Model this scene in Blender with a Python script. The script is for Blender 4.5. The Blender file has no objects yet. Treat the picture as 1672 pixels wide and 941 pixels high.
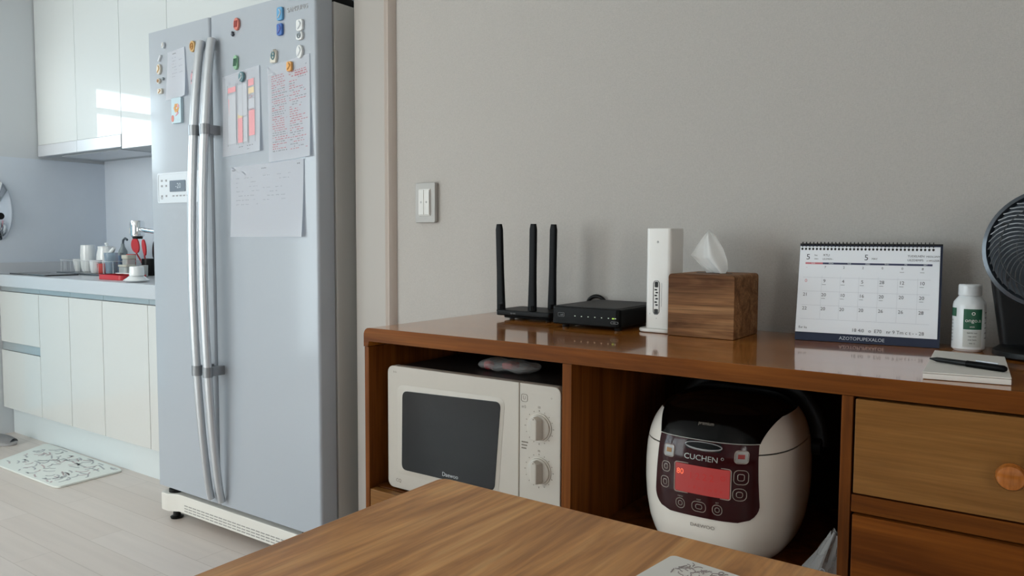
import bpy, bmesh, math, random
from mathutils import Matrix, Vector
random.seed(7)
SC = bpy.context.scene
COL = SC.collection
PI = math.pi

# ------------------------------------------------------------------ camera
f_px, pit, yaw, rol, cam_h = 1267.609, 0.064, 0.6149, 0.0042, 1.0467
fw = Vector((-math.sin(yaw)*math.cos(pit), math.cos(yaw)*math.cos(pit), -math.sin(pit)))
rt = Vector((math.cos(yaw), math.sin(yaw), 0)); up = rt.cross(fw)
r2 = rt*math.cos(rol) + up*math.sin(rol); u2 = up*math.cos(rol) - rt*math.sin(rol)
cd = bpy.data.cameras.new('camera'); cam = bpy.data.objects.new('camera', cd); COL.objects.link(cam)
cd.sensor_width = 36; cd.lens = f_px*36/1672; cd.clip_start = 0.02
cam.matrix_world = Matrix(((r2.x, u2.x, -fw.x, 0), (r2.y, u2.y, -fw.y, 0), (r2.z, u2.z, -fw.z, cam_h), (0, 0, 0, 1)))
SC.camera = cam

# ------------------------------------------------------------------ sky, light, exposure
SKY = 9.5
w = bpy.data.worlds.new('sky'); SC.world = w; w.use_nodes = True
bg = w.node_tree.nodes['Background']; bg.inputs[1].default_value = SKY
_tc = w.node_tree.nodes.new('ShaderNodeTexCoord'); _sx = w.node_tree.nodes.new('ShaderNodeSeparateXYZ'); _cr = w.node_tree.nodes.new('ShaderNodeValToRGB')
_mr = w.node_tree.nodes.new('ShaderNodeMapRange'); _mr.inputs[1].default_value = -1; _mr.inputs[2].default_value = 1      # cooler sky towards the balcony side
w.node_tree.links.new(_tc.outputs['Generated'], _sx.inputs[0]); w.node_tree.links.new(_sx.outputs[0], _mr.inputs[0]); w.node_tree.links.new(_mr.outputs[0], _cr.inputs[0])
_cr.color_ramp.elements[0].position = .08; _cr.color_ramp.elements[0].color = (.80, .91, 1.0, 1); _cr.color_ramp.elements[1].position = .34; _cr.color_ramp.elements[1].color = (1.0, .93, .885, 1)
w.node_tree.links.new(_cr.outputs[0], bg.inputs[0])
SC.view_settings.view_transform = 'Standard'; SC.view_settings.look = 'None'
SC.view_settings.gamma = 1; SC.view_settings.use_curve_mapping = False
SC.view_settings.exposure = -0.02
SC.cycles.max_bounces = 10; SC.cycles.diffuse_bounces = 6; SC.cycles.glossy_bounces = 5; SC.cycles.transparent_max_bounces = 12
SC.cycles.use_denoising = True; SC.cycles.sample_clamp_indirect = 6.0; SC.cycles.caustics_reflective = False; SC.cycles.caustics_refractive = False
def portal(name, loc, sx, sy, rot):
    l = bpy.data.lights.new(name, 'AREA'); l.shape = 'RECTANGLE'; l.size = sx; l.size_y = sy; l.cycles.is_portal = True
    o = bpy.data.objects.new(name, l); COL.objects.link(o); o.location = loc; o.rotation_euler = rot
# openings: balcony door in the left wall, wide window behind the camera, two added fill windows
BD = (0.55, 1.70, 0.03, 1.95)          # y0,y1,z0,z1
RW = (-4.45, -2.5, 0.35, 2.2)
FILL_L = (-2.3, -0.85, 0.10, 2.2)         # y0,y1,z0,z1
FILL_R = (-2.0, -0.95, 0.8, 2.1)         # y0,y1,z0,z1         # x0,x1,z0,z1
LX, RX, NY, CZ = -4.54, 1.75, -2.4, 2.38
portal('balcony_daylight', (LX-.1, (BD[0]+BD[1])/2, (BD[2]+BD[3])/2), BD[3]-BD[2], BD[1]-BD[0], (0, -PI/2, 0))
portal('left_fill', (LX-.1, (FILL_L[0]+FILL_L[1])/2, (FILL_L[2]+FILL_L[3])/2), FILL_L[3]-FILL_L[2], FILL_L[1]-FILL_L[0], (0, -PI/2, 0))  # added opening, made up to brighten the refrigerator front
portal('side_fill', (RX+.1, (FILL_R[0]+FILL_R[1])/2, (FILL_R[2]+FILL_R[3])/2), FILL_R[3]-FILL_R[2], FILL_R[1]-FILL_R[0], (0, PI/2, 0))  # added opening, made up as fill for the refrigerator's right side
portal('window_daylight', ((RW[0]+RW[1])/2, NY-.1, (RW[2]+RW[3])/2), RW[1]-RW[0], RW[3]-RW[2], (PI/2, 0, 0))

# ------------------------------------------------------------------ materials
def lin(c):
    return tuple(((v/255)/12.92 if v/255 <= .04045 else ((v/255+.055)/1.055)**2.4) for v in c) + (1,)
def mat(name, rgb, rough=.5, metal=0, coat=0, bump=0, bscale=60, var=0, vscale=8, trans=0, emit=None, estr=0, coat_rough=.08, alpha=1, spec=.5):
    m = bpy.data.materials.new(name); m.use_nodes = True; nt = m.node_tree; b = nt.nodes['Principled BSDF']
    b.inputs['Base Color'].default_value = lin(rgb); b.inputs['Roughness'].default_value = rough; b.inputs['Metallic'].default_value = metal
    b.inputs['Coat Weight'].default_value = coat; b.inputs['Coat Roughness'].default_value = coat_rough
    b.inputs['Transmission Weight'].default_value = trans; b.inputs['Alpha'].default_value = alpha; b.inputs['Specular IOR Level'].default_value = spec
    if emit: b.inputs['Emission Color'].default_value = lin(emit); b.inputs['Emission Strength'].default_value = estr
    tc = nt.nodes.new('ShaderNodeTexCoord')
    if var:
        n = nt.nodes.new('ShaderNodeTexNoise'); n.inputs['Scale'].default_value = vscale; n.inputs['Detail'].default_value = 5
        nt.links.new(tc.outputs['Object'], n.inputs['Vector'])
        mx = nt.nodes.new('ShaderNodeMix'); mx.data_type = 'RGBA'
        c = lin(rgb)
        mx.inputs[6].default_value = tuple(v*(1-var) for v in c[:3])+(1,); mx.inputs[7].default_value = tuple(min(1, v*(1+var)) for v in c[:3])+(1,)
        nt.links.new(n.outputs[0], mx.inputs[0]); nt.links.new(mx.outputs[2], b.inputs['Base Color'])
    if bump:
        n = nt.nodes.new('ShaderNodeTexNoise'); n.inputs['Scale'].default_value = bscale; n.inputs['Detail'].default_value = 4
        nt.links.new(tc.outputs['Object'], n.inputs['Vector'])
        bp = nt.nodes.new('ShaderNodeBump'); bp.inputs['Strength'].default_value = bump; bp.inputs['Distance'].default_value = .002
        nt.links.new(n.outputs[0], bp.inputs['Height']); nt.links.new(bp.outputs[0], b.inputs['Normal'])
    return m
def wood(name, dark, mid, light, axis='x', rough=.3, coat=.4, s=1.0, figure=1.0, fine=.35, coat_rough=.1, bump=.05, spec=.1, dist=1.2):
    m = bpy.data.materials.new(name); m.use_nodes = True; nt = m.node_tree; b = nt.nodes['Principled BSDF']; L = nt.links.new
    b.inputs['Roughness'].default_value = rough; b.inputs['Coat Weight'].default_value = coat; b.inputs['Coat Roughness'].default_value = coat_rough; b.inputs['Specular IOR Level'].default_value = spec
    tc = nt.nodes.new('ShaderNodeTexCoord')
    def noise(lo, hi, detail, dist):
        mp = nt.nodes.new('ShaderNodeMapping'); sc = [hi*s]*3; sc['xyz'.index(axis)] = lo*s
        mp.inputs['Scale'].default_value = sc; L(tc.outputs['Object'], mp.inputs[0])
        n = nt.nodes.new('ShaderNodeTexNoise'); n.inputs['Scale'].default_value = 1; n.inputs['Detail'].default_value = detail
        n.inputs['Distortion'].default_value = dist; L(mp.outputs[0], n.inputs['Vector']); return n
    a = noise(1.6*figure, 13*figure, 4, dist); c = noise(5, 190, 3, .2)
    cr = nt.nodes.new('ShaderNodeValToRGB'); e = cr.color_ramp.elements
    e[0].position = .33; e[0].color = lin(dark); e[1].position = .68; e[1].color = lin(light)
    k = cr.color_ramp.elements.new(.5); k.color = lin(mid)
    L(a.outputs[0], cr.inputs[0])
    mr = nt.nodes.new('ShaderNodeMapRange'); mr.inputs[1].default_value = .3; mr.inputs[2].default_value = .7
    mr.inputs[3].default_value = 1-fine; mr.inputs[4].default_value = 1+fine*.4; L(c.outputs[0], mr.inputs[0])
    mx = nt.nodes.new('ShaderNodeMix'); mx.data_type = 'RGBA'; mx.blend_type = 'MULTIPLY'; mx.inputs[0].default_value = 1
    L(cr.outputs[0], mx.inputs[6]); L(mr.outputs[0], mx.inputs[7]); L(mx.outputs[2], b.inputs['Base Color'])
    bp = nt.nodes.new('ShaderNodeBump'); bp.inputs['Strength'].default_value = bump; bp.inputs['Distance'].default_value = .001
    L(c.outputs[0], bp.inputs['Height']); L(bp.outputs[0], b.inputs['Normal'])
    return m
def floor_mat():
    m = mat('laminate', (199, 190, 180), rough=.33); nt = m.node_tree; b = nt.nodes['Principled BSDF']; L = nt.links.new
    tc = nt.nodes.new('ShaderNodeTexCoord')
    br = nt.nodes.new('ShaderNodeTexBrick'); br.inputs['Scale'].default_value = 1; br.inputs['Brick Width'].default_value = .9; br.inputs['Row Height'].default_value = .118
    br.inputs['Mortar Size'].default_value = .0009; br.inputs['Mortar Smooth'].default_value = 0; br.inputs['Bias'].default_value = 0
    br.inputs['Color1'].default_value = lin((210, 199, 192)); br.inputs['Color2'].default_value = lin((205, 193, 185)); br.inputs['Mortar'].default_value = lin((178, 165, 156))
    L(tc.outputs['Object'], br.inputs['Vector'])
    mp = nt.nodes.new('ShaderNodeMapping'); mp.inputs['Scale'].default_value = (2.2, 38, 1); L(tc.outputs['Object'], mp.inputs[0])
    n = nt.nodes.new('ShaderNodeTexNoise'); n.inputs['Scale'].default_value = 1; n.inputs['Detail'].default_value = 5; L(mp.outputs[0], n.inputs['Vector'])
    mr = nt.nodes.new('ShaderNodeMapRange'); mr.inputs[3].default_value = .9; mr.inputs[4].default_value = 1.07; L(n.outputs[0], mr.inputs[0])
    mx = nt.nodes.new('ShaderNodeMix'); mx.data_type = 'RGBA'; mx.blend_type = 'MULTIPLY'; mx.inputs[0].default_value = 1
    L(br.outputs[0], mx.inputs[6]); L(mr.outputs[0], mx.inputs[7]); L(mx.outputs[2], b.inputs['Base Color'])
    return m
def wallpaper():
    m = mat('wallpaper', (183, 178, 173), rough=.8); nt = m.node_tree; b = nt.nodes['Principled BSDF']; L = nt.links.new
    tc = nt.nodes.new('ShaderNodeTexCoord'); outs = []
    for sc in ((700, 700, 160), (260, 260, 800)):
        mp = nt.nodes.new('ShaderNodeMapping'); mp.inputs['Scale'].default_value = sc; L(tc.outputs['Object'], mp.inputs[0])
        n = nt.nodes.new('ShaderNodeTexNoise'); n.inputs['Scale'].default_value = 1; n.inputs['Detail'].default_value = 3; L(mp.outputs[0], n.inputs['Vector']); outs.append(n)
    ad = nt.nodes.new('ShaderNodeMath'); ad.operation = 'ADD'; L(outs[0].outputs[0], ad.inputs[0]); L(outs[1].outputs[0], ad.inputs[1])
    mr = nt.nodes.new('ShaderNodeMapRange'); mr.inputs[1].default_value = .7; mr.inputs[2].default_value = 1.3; mr.inputs[3].default_value = .92; mr.inputs[4].default_value = 1.04; L(ad.outputs[0], mr.inputs[0])
    mx = nt.nodes.new('ShaderNodeMix'); mx.data_type = 'RGBA'; mx.blend_type = 'MULTIPLY'; mx.inputs[0].default_value = 1; mx.inputs[6].default_value = lin((183, 178, 173))
    L(mr.outputs[0], mx.inputs[7]); L(mx.outputs[2], b.inputs['Base Color'])
    bp = nt.nodes.new('ShaderNodeBump'); bp.inputs['Strength'].default_value = .5; bp.inputs['Distance'].default_value = .0012
    L(ad.outputs[0], bp.inputs['Height']); L(bp.outputs[0], b.inputs['Normal'])
    return m
def pane_mat(name='window_glass', c=(.93, .97, .97, 1)):
    m = bpy.data.materials.new(name); m.use_nodes = True; nt = m.node_tree; nt.nodes.remove(nt.nodes['Principled BSDF'])
    t = nt.nodes.new('ShaderNodeBsdfTransparent'); t.inputs[0].default_value = c; g = nt.nodes.new('ShaderNodeBsdfGlossy'); g.inputs['Roughness'].default_value = .02
    mx = nt.nodes.new('ShaderNodeMixShader'); mx.inputs[0].default_value = .07
    nt.links.new(t.outputs[0], mx.inputs[1]); nt.links.new(g.outputs[0], mx.inputs[2]); nt.links.new(mx.outputs[0], nt.nodes['Material Output'].inputs[0])
    return m
def clear_plastic(name, tint, amount=.35, rough=.15):
    m = bpy.data.materials.new(name); m.use_nodes = True; nt = m.node_tree; b = nt.nodes['Principled BSDF']
    b.inputs['Base Color'].default_value = lin(tint); b.inputs['Roughness'].default_value = rough; b.inputs['Alpha'].default_value = amount
    return m
M = {}
M['wall'] = wallpaper()
M['paint'] = mat('painted_wall', (200, 205, 210), .7, bump=.1, bscale=250)
M['casing'] = mat('door_casing', (172, 166, 160), .5)
M['bead'] = mat('casing_bead', (182, 170, 161), .5)
M['ceiling'] = mat('ceiling_paper', (225, 225, 222), .8, bump=.1, bscale=200)
M['floor'] = floor_mat()
M['splash'] = mat('splash_panel', (202, 211, 222), .28, bump=.05, bscale=30, var=.04)
M['frame'] = mat('window_frame', (225, 228, 228), .4)
M['glass'] = pane_mat()
M['tint'] = pane_mat('dimming_glass', (.21, .27, .285, 1))  # tint added to cut the daylight falling on the base cabinets
M['gloss'] = mat('glossy_white_cabinet', (204, 209, 210), .4, coat=1, coat_rough=.012, spec=.2)
M['lowgloss'] = mat('cream_cabinet_front', (209, 210, 208), .22, coat=.3)
M['plinth'] = mat('plinth_laminate', (212, 220, 223), .35)
M['carcass'] = mat('cabinet_carcass', (170, 176, 180), .5)
M['steel'] = mat('brushed_steel', (198, 202, 208), .32, metal=.15, bump=.04, bscale=300)
M['chrome'] = mat('chrome', (225, 227, 230), .08, metal=1)
M['alu'] = mat('aluminium_channel', (186, 193, 196), .35, metal=.6)
M['hob'] = mat('hob_glass', (30, 33, 38), .1, coat=.5)
M['fridge'] = mat('silver_door_film', (169, 176, 185), .4, coat=.45, coat_rough=.13, spec=.3)
M['fridge_side'] = mat('silver_side_steel', (203, 203, 200), .5, metal=0, bump=.05, bscale=500)
M['bar'] = mat('satin_handle', (196, 200, 205), .33, metal=.55)
M['bracket'] = mat('handle_bracket_grey', (140, 143, 147), .35, metal=.5)
M['gasket'] = mat('gasket_rubber', (88, 90, 94), .7)
M['grille'] = mat('grille_plastic', (222, 220, 214), .4)
M['dark'] = mat('black_plastic', (16, 16, 17), .4, spec=.25)
M['slot'] = mat('dark_slot', (150, 149, 146), .7)
M['panel_white'] = mat('panel_white', (214, 222, 230), .25, coat=.3)
M['lcd'] = mat('grey_display', (112, 124, 138), .2)
M['lcd_mark'] = mat('display_segments', (172, 186, 196), .4)
M['paper'] = mat('white_paper', (240, 243, 249), .75)
M['ink'] = mat('grey_ink', (150, 152, 158), .8)
M['ink_dark'] = mat('dark_ink', (70, 70, 74), .8)
M['ink_red'] = mat('red_ink', (208, 122, 132), .8)
M['pink'] = mat('pink_print', (232, 168, 174), .8)
M['pale_print'] = mat('pale_grey_print', (196, 200, 208), .8)
M['sand_print'] = mat('sand_print', (226, 206, 172), .8)
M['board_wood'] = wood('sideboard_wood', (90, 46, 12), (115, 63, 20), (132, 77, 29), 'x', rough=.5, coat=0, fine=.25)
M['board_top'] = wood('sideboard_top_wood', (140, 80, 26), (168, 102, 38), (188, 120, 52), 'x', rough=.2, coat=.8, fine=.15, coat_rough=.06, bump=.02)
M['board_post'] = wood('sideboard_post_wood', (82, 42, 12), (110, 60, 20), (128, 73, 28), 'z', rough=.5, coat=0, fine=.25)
M['board_inside_shaded'] = wood('sideboard_inside_shaded', (76, 38, 10), (100, 54, 17), (116, 65, 23), 'z', rough=.5, coat=0, fine=.3)  # darkened so the shade of the open bays is in the colour
M['board_back_shaded'] = mat('sideboard_back_shaded', (34, 20, 12), .8, spec=.2)  # near-black base colour paints in the deep shade of the bays
M['tan'] = wood('tan_drawer_veneer', (124, 82, 40), (132, 89, 45), (140, 97, 51), 'x', rough=.42, coat=.1, fine=.16, s=1.6)
M['brown_front'] = wood('brown_drawer_veneer', (92, 46, 11), (116, 62, 17), (134, 75, 25), 'x', rough=.5, coat=0, fine=.2)
M['knob_wood'] = wood('knob_wood', (150, 84, 34), (176, 104, 46), (196, 124, 60), 'z', rough=.2, coat=.6)
M['table'] = wood('table_walnut', (166, 110, 56), (196, 136, 76), (214, 158, 96), 'y', rough=.4, coat=.2, figure=1.15, fine=.22, spec=.3, dist=3.2, coat_rough=.2)
M['tissue_wood'] = wood('tissue_box_wood', (100, 66, 42), (140, 99, 66), (164, 121, 84), 'x', rough=.5, coat=0, fine=.45, s=1.5, figure=1.3)
M['tissue'] = mat('tissue_paper', (253, 253, 252), .9)
M['cream'] = mat('cream_plastic', (188, 180, 170), .4, spec=.3)
M['cream_dark'] = mat('cream_recess', (196, 188, 177), .5)
M['case'] = mat('microwave_case', (52, 50, 49), .4, metal=.3)
M['mwglass'] = mat('dark_door_glass', (15, 17, 21), .06, spec=.24)
M['print'] = mat('brown_print', (120, 110, 100), .7)
M['logo'] = mat('silver_print', (170, 170, 172), .4, metal=.4)
M['black'] = mat('router_black', (8, 8, 9), .42, spec=.1)
M['black_soft'] = mat('antenna_black', (9, 9, 12), .45, spec=.1)
M['blacktop'] = mat('modem_top', (40, 39, 40), .55, spec=.4)
M['led'] = mat('indicator_led', (200, 210, 200), .4, emit=(210, 225, 200), estr=.6)
M['led_green'] = mat('green_led', (150, 190, 60), .4, emit=(170, 205, 60), estr=.6)
M['white'] = mat('white_plastic', (222, 220, 216), .3, coat=.2)
M['offwhite'] = mat('switch_plate', (172, 170, 167), .5)
M['rocker'] = mat('rocker_white', (206, 204, 200), .4)
M['port'] = mat('port_grey', (120, 122, 124), .4)
M['navy'] = mat('navy_card', (22, 34, 62), .6)
M['navy_line'] = mat('navy_print', (60, 64, 92), .7)
M['wire'] = mat('black_wire', (18, 18, 18), .35)
M['green'] = mat('green_label', (24, 86, 60), .5)
M['pill_white'] = mat('bottle_white', (225, 228, 230), .35, coat=.2)
M['label_grey'] = mat('label_pale', (198, 200, 196), .6)
M['fan_black'] = mat('fan_black', (9, 9, 10), .4, spec=.25)
M['fan_ring'] = mat('fan_ring_grey', (62, 68, 76), .28, metal=.3, coat=.3)
M['fan_blade'] = mat('fan_blade', (92, 94, 98), .3, coat=.4)
M['fan_grille'] = mat('fan_grille_bars', (50, 52, 55), .25, metal=.2, coat=.5)
M['fan_back'] = mat('fan_motor_grey', (128, 126, 120), .5)
M['rc_white'] = mat('cooker_white', (224, 216, 206), .25, coat=.4)
M['rc_wine'] = mat('cooker_wine_panel', (66, 22, 25), .1, spec=.45)
M['rc_black'] = mat('cooker_black_lid', (7, 5, 5), .12, spec=.35)
M['rc_lcd'] = mat('red_backlit_display', (120, 44, 42), .35, emit=(214, 84, 80), estr=.30)
M['rc_seg'] = mat('red_segments', (150, 30, 28), .4, emit=(170, 36, 34), estr=.35)
M['rc_hot'] = mat('orange_segments', (240, 110, 70), .4, emit=(255, 110, 70), estr=.65)
M['latch'] = mat('latch_chrome', (150, 148, 148), .3, metal=.9)
M['rc_btn'] = mat('button_outline', (168, 150, 140), .35, metal=.4)
M['rc_btn_face'] = mat('button_silver', (170, 165, 160), .35, metal=.3)
M['rc_red'] = mat('button_red', (176, 46, 40), .4)
M['rc_gold'] = mat('button_gold', (196, 140, 70), .4)
M['film'] = clear_plastic('plastic_film', (190, 188, 186), .42, .2)
M['film_white'] = mat('white_film_edge', (205, 205, 208), .4)
M['red'] = mat('red_plastic', (190, 44, 52), .4)
M['redcloth'] = mat('red_print', (196, 70, 66), .6)
M['ceramic'] = mat('white_ceramic', (232, 236, 238), .15, coat=.4)
M['clear'] = clear_plastic('clear_tumbler', (150, 172, 190), .45, .08)
M['clear_grey'] = clear_plastic('clear_grey_plastic', (188, 192, 190), .6, .15)
M['blue'] = mat('blue_grey_plastic', (84, 110, 140), .35)
M['greygreen'] = mat('grey_green_bottle', (128, 140, 146), .3)
M['beige'] = mat('beige_container', (186, 184, 172), .4)
M['rack'] = mat('rack_tray', (92, 100, 108), .3, metal=.4)
M['mat'] = mat('pale_floor_mat', (222, 226, 222), .7, bump=.15, bscale=120)
M['mat_print'] = mat('mat_print_grey', (172, 175, 178), .8)
M['mat_print2'] = mat('mat_print_mauve', (188, 174, 176), .8)
M['slipper'] = mat('slipper_grey', (168, 168, 170), .7)
M['slipper_in'] = mat('slipper_insole', (108, 112, 120), .8)
M['card'] = mat('white_card', (222, 218, 212), .6)
M['sketch'] = mat('sketch_print', (150, 138, 136), .8)

# ------------------------------------------------------------------ mesh builder
LOC = {}
class MB:
    def __init__(s): s.bm = bmesh.new()
    def face(s, vs, flip=False):
        try: return s.bm.faces.new(list(reversed(vs)) if flip else vs)
        except ValueError: return None
    def box(s, x0, x1, y0, y1, z0, z1):
        r = bmesh.ops.create_cube(s.bm, size=1)
        for v in r['verts']: v.co = Vector((x0+(v.co.x+.5)*(x1-x0), y0+(v.co.y+.5)*(y1-y0), z0+(v.co.z+.5)*(z1-z0)))
        return s
    def prism(s, pts, ax, a0, a1, fn=None):
        def P(p, a):
            v = {'x': (a, p[0], p[1]), 'y': (p[0], a, p[1]), 'z': (p[0], p[1], a)}[ax]
            return fn(v) if fn else v
        A = [s.bm.verts.new(P(p, a0)) for p in pts]; B = [s.bm.verts.new(P(p, a1)) for p in pts]; n = len(pts)
        s.face(A); s.face(B, True)
        for i in range(n): s.face([A[i], B[i], B[(i+1) % n], A[(i+1) % n]])
        return s
    def ring(s, outer, inner, ax, a0, a1):
        def P(p, a): return {'x': (a, p[0], p[1]), 'y': (p[0], a, p[1]), 'z': (p[0], p[1], a)}[ax]
        n = len(outer); V = [[s.bm.verts.new(P(p, a)) for p in q] for q in (outer, inner) for a in (a0, a1)]
        O0, O1, I0, I1 = V
        for i in range(n):
            j = (i+1) % n
            s.face([O0[i], O1[i], O1[j], O0[j]]); s.face([I0[j], I1[j], I1[i], I0[i]]); s.face([O0[j], I0[j], I0[i], O0[i]]); s.face([O1[i], I1[i], I1[j], O1[j]])
        return s
    def lathe(s, prof, c=(0, 0, 0), seg=32, ax='z', sx=1, sy=1):
        rows = []
        for r, h in prof:
            row = []
            for k in range(seg):
                a = 2*PI*k/seg; u, v = r*math.cos(a)*sx, r*math.sin(a)*sy
                p = {'z': (u, v, h), 'y': (u, h, v), 'x': (h, u, v)}[ax]
                row.append(s.bm.verts.new((c[0]+p[0], c[1]+p[1], c[2]+p[2])))
            rows.append(row)
        for A, B in zip(rows, rows[1:]):
            for k in range(seg): s.face([A[k], A[(k+1) % seg], B[(k+1) % seg], B[k]])
        if prof[0][0] > 1e-6: s.face(rows[0], True)
        if prof[-1][0] > 1e-6: s.face(rows[-1])
        return s
    def sweep(s, path, prof, up=(0, 0, 1), closed=False):
        """prof: one 2-D outline, or a list of outlines, one for each path point"""
        path = [Vector(p) for p in path]; n = len(path); rows = []
        for i, p in enumerate(path):
            a = path[(i-1) % n] if closed or i else path[i]; b = path[(i+1) % n] if closed or i < n-1 else path[i]
            t = (b-a).normalized(); u = Vector(up)
            if abs(t.dot(u)) > .98: u = Vector((0, 1, 0)) if abs(t.y) < .9 else Vector((1, 0, 0))
            e1 = t.cross(u).normalized(); e2 = e1.cross(t)
            q = prof[i] if isinstance(prof[0][0], (tuple, list)) else prof
            rows.append([s.bm.verts.new(p+e1*x+e2*y) for x, y in q])
        m = len(rows[0])
        for i in range(n if closed else n-1):
            A, B = rows[i], rows[(i+1) % n]
            for k in range(m): s.face([A[k], A[(k+1) % m], B[(k+1) % m], B[k]])
        if not closed: s.face(rows[0], True); s.face(rows[-1])
        return s
    def tube(s, path, r, seg=8, closed=False, up=(0, 0, 1)):
        rs = r if isinstance(r, (list, tuple)) else [r]*len(path)
        return s.sweep(path, [[(q*math.cos(2*PI*k/seg), q*math.sin(2*PI*k/seg)) for k in range(seg)] for q in rs], up, closed)
    def grid(s, fn, nu, nv, th=0):
        V = [[s.bm.verts.new(fn(i/nu, j/nv)) for j in range(nv+1)] for i in range(nu+1)]; F = []
        for i in range(nu):
            for j in range(nv): F.append(s.face([V[i][j], V[i+1][j], V[i+1][j+1], V[i][j+1]]))
        if th: bmesh.ops.solidify(s.bm, geom=[g for g in F if g], thickness=th)
        return s
    def text(s, txt, size, mtx, ax='center', depth=0, fn=None, wide=1.0):
        c = bpy.data.curves.new('t', 'FONT'); c.body = txt; c.size = size; c.align_x = ax.upper(); c.align_y = 'CENTER'; c.extrude = depth; c.resolution_u = 3
        o = bpy.data.objects.new('t', c); me = o.to_mesh(); vs = []
        for v in me.vertices:
            p = mtx @ Vector((v.co.x*wide, v.co.y, v.co.z)); vs.append(s.bm.verts.new(fn(p) if fn else p))
        for p in me.polygons: s.face([vs[i] for i in p.vertices])
        o.to_mesh_clear(); bpy.data.objects.remove(o); bpy.data.curves.remove(c)
        return s
    def move(s, m):
        bmesh.ops.transform(s.bm, matrix=m, verts=s.bm.verts); return s
    def build(s, name, m, parent=None, bevel=0, seg=2, loc=None, local=False, angle=38, recalc=True, label=None):
        bm = s.bm
        if recalc: bmesh.ops.recalc_face_normals(bm, faces=bm.faces)
        wn = bool(bevel)
        if bevel:
            es = [e for e in bm.edges if len(e.link_faces) == 2 and e.calc_face_angle(0) > math.radians(30)]
            bmesh.ops.bevel(bm, geom=es, offset=bevel, segments=seg, profile=.5, affect='EDGES', clamp_overlap=True)
        sh = Vector((0, 0, 0))
        if not local:
            sh = LOC.get(parent, Vector((0, 0, 0))) if parent else Vector(loc or (0, 0, 0))
        for v in bm.verts: v.co -= sh
        me = bpy.data.meshes.new(name); bm.to_mesh(me); bm.free()
        for p in me.polygons: p.use_smooth = True
        me.set_sharp_from_angle(angle=math.radians(angle))
        me.materials.append(m)
        o = bpy.data.objects.new(name, me); COL.objects.link(o)
        if wn:
            md = o.modifiers.new('normals', 'WEIGHTED_NORMAL'); md.keep_sharp = True; md.weight = 100
        if parent: o.parent = parent; LOC[o] = LOC.get(parent, Vector((0, 0, 0)))
        else: o.location = loc or (0, 0, 0); LOC[o] = Vector(loc or (0, 0, 0))
        if label: o['label'] = label
        return o
def tag(o, label, cat, group=None, kind=None):
    o['label'] = label; o['category'] = cat
    if group: o['group'] = group
    if kind: o['kind'] = kind
    return o
def thing(name, label, cat, loc, rz=0, group=None):
    o = bpy.data.objects.new(name, None); COL.objects.link(o); o.location = loc; o.rotation_euler = (0, 0, rz); o.empty_display_size = .05
    LOC[o] = Vector(loc); return tag(o, label, cat, group)
def structure(o, label=None):
    o['kind'] = 'structure'
    if label: o['label'] = label
    return o
def rrect(cx, cy, w, h, r, n=5):
    P = []
    for qx, qy, a0 in ((1, 1, 0), (-1, 1, 90), (-1, -1, 180), (1, -1, 270)):
        for k in range(n+1):
            a = math.radians(a0+90*k/n); P.append((cx+qx*(w/2-r)+r*math.cos(a), cy+qy*(h/2-r)+r*math.sin(a)))
    return P
def circ(cx, cy, r, n=24, ry=None): return [(cx+r*math.cos(2*PI*k/n), cy+(ry or r)*math.sin(2*PI*k/n)) for k in range(n)]
def ell(w, d, n=14): return [(w/2*math.cos(2*PI*k/n), d/2*math.sin(2*PI*k/n)) for k in range(n)]
def FR(x, y, z): return Matrix.Translation((x, y, z)) @ Matrix.Rotation(PI/2, 4, 'X')      # text that faces -y
def B(*a): return MB().box(*a)

# ------------------------------------------------------------------ the setting
WY, KY, JX = 1.686, 2.34, -1.766
structure(B(LX-.1, RX+.1, NY-.1, KY+.1, -.1, 0).build('floor', M['floor']))
structure(B(LX-.1, RX+.1, NY-.1, KY+.1, CZ, CZ+.1).build('ceiling', M['ceiling']))
structure(B(JX, RX+.1, WY, KY+.1, 0, CZ).build('wall_back', M['wall']))
structure(B(LX-.1, JX, KY, KY+.1, 0, CZ).build('wall_kitchen', M['paint']))
m = MB().box(RX, RX+.1, FILL_R[1], WY, 0, CZ).box(RX, RX+.1, NY, FILL_R[0], 0, CZ).box(RX, RX+.1, FILL_R[0], FILL_R[1], 0, FILL_R[2]).box(RX, RX+.1, FILL_R[0], FILL_R[1], FILL_R[3], CZ)
structure(m.build('wall_right', M['wall']))
m = MB().box(LX-.1, LX, BD[1], KY, 0, CZ).box(LX-.1, LX, FILL_L[1], BD[0], 0, CZ).box(LX-.1, LX, NY, FILL_L[0], 0, CZ).box(LX-.1, LX, FILL_L[0], FILL_L[1], 0, FILL_L[2]).box(LX-.1, LX, FILL_L[0], FILL_L[1], FILL_L[3], CZ).box(LX-.1, LX, BD[0], BD[1], BD[3], CZ).box(LX-.1, LX, BD[0], BD[1], 0, BD[2])
structure(m.build('wall_left', M['paint']))
m = MB().box(LX-.1, RW[0], NY-.1, NY, 0, CZ).box(RW[1], RX+.1, NY-.1, NY, 0, CZ).box(RW[0], RW[1], NY-.1, NY, 0, RW[2]).box(RW[0], RW[1], NY-.1, NY, RW[3], CZ)
structure(m.build('wall_front', M['paint']))
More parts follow.
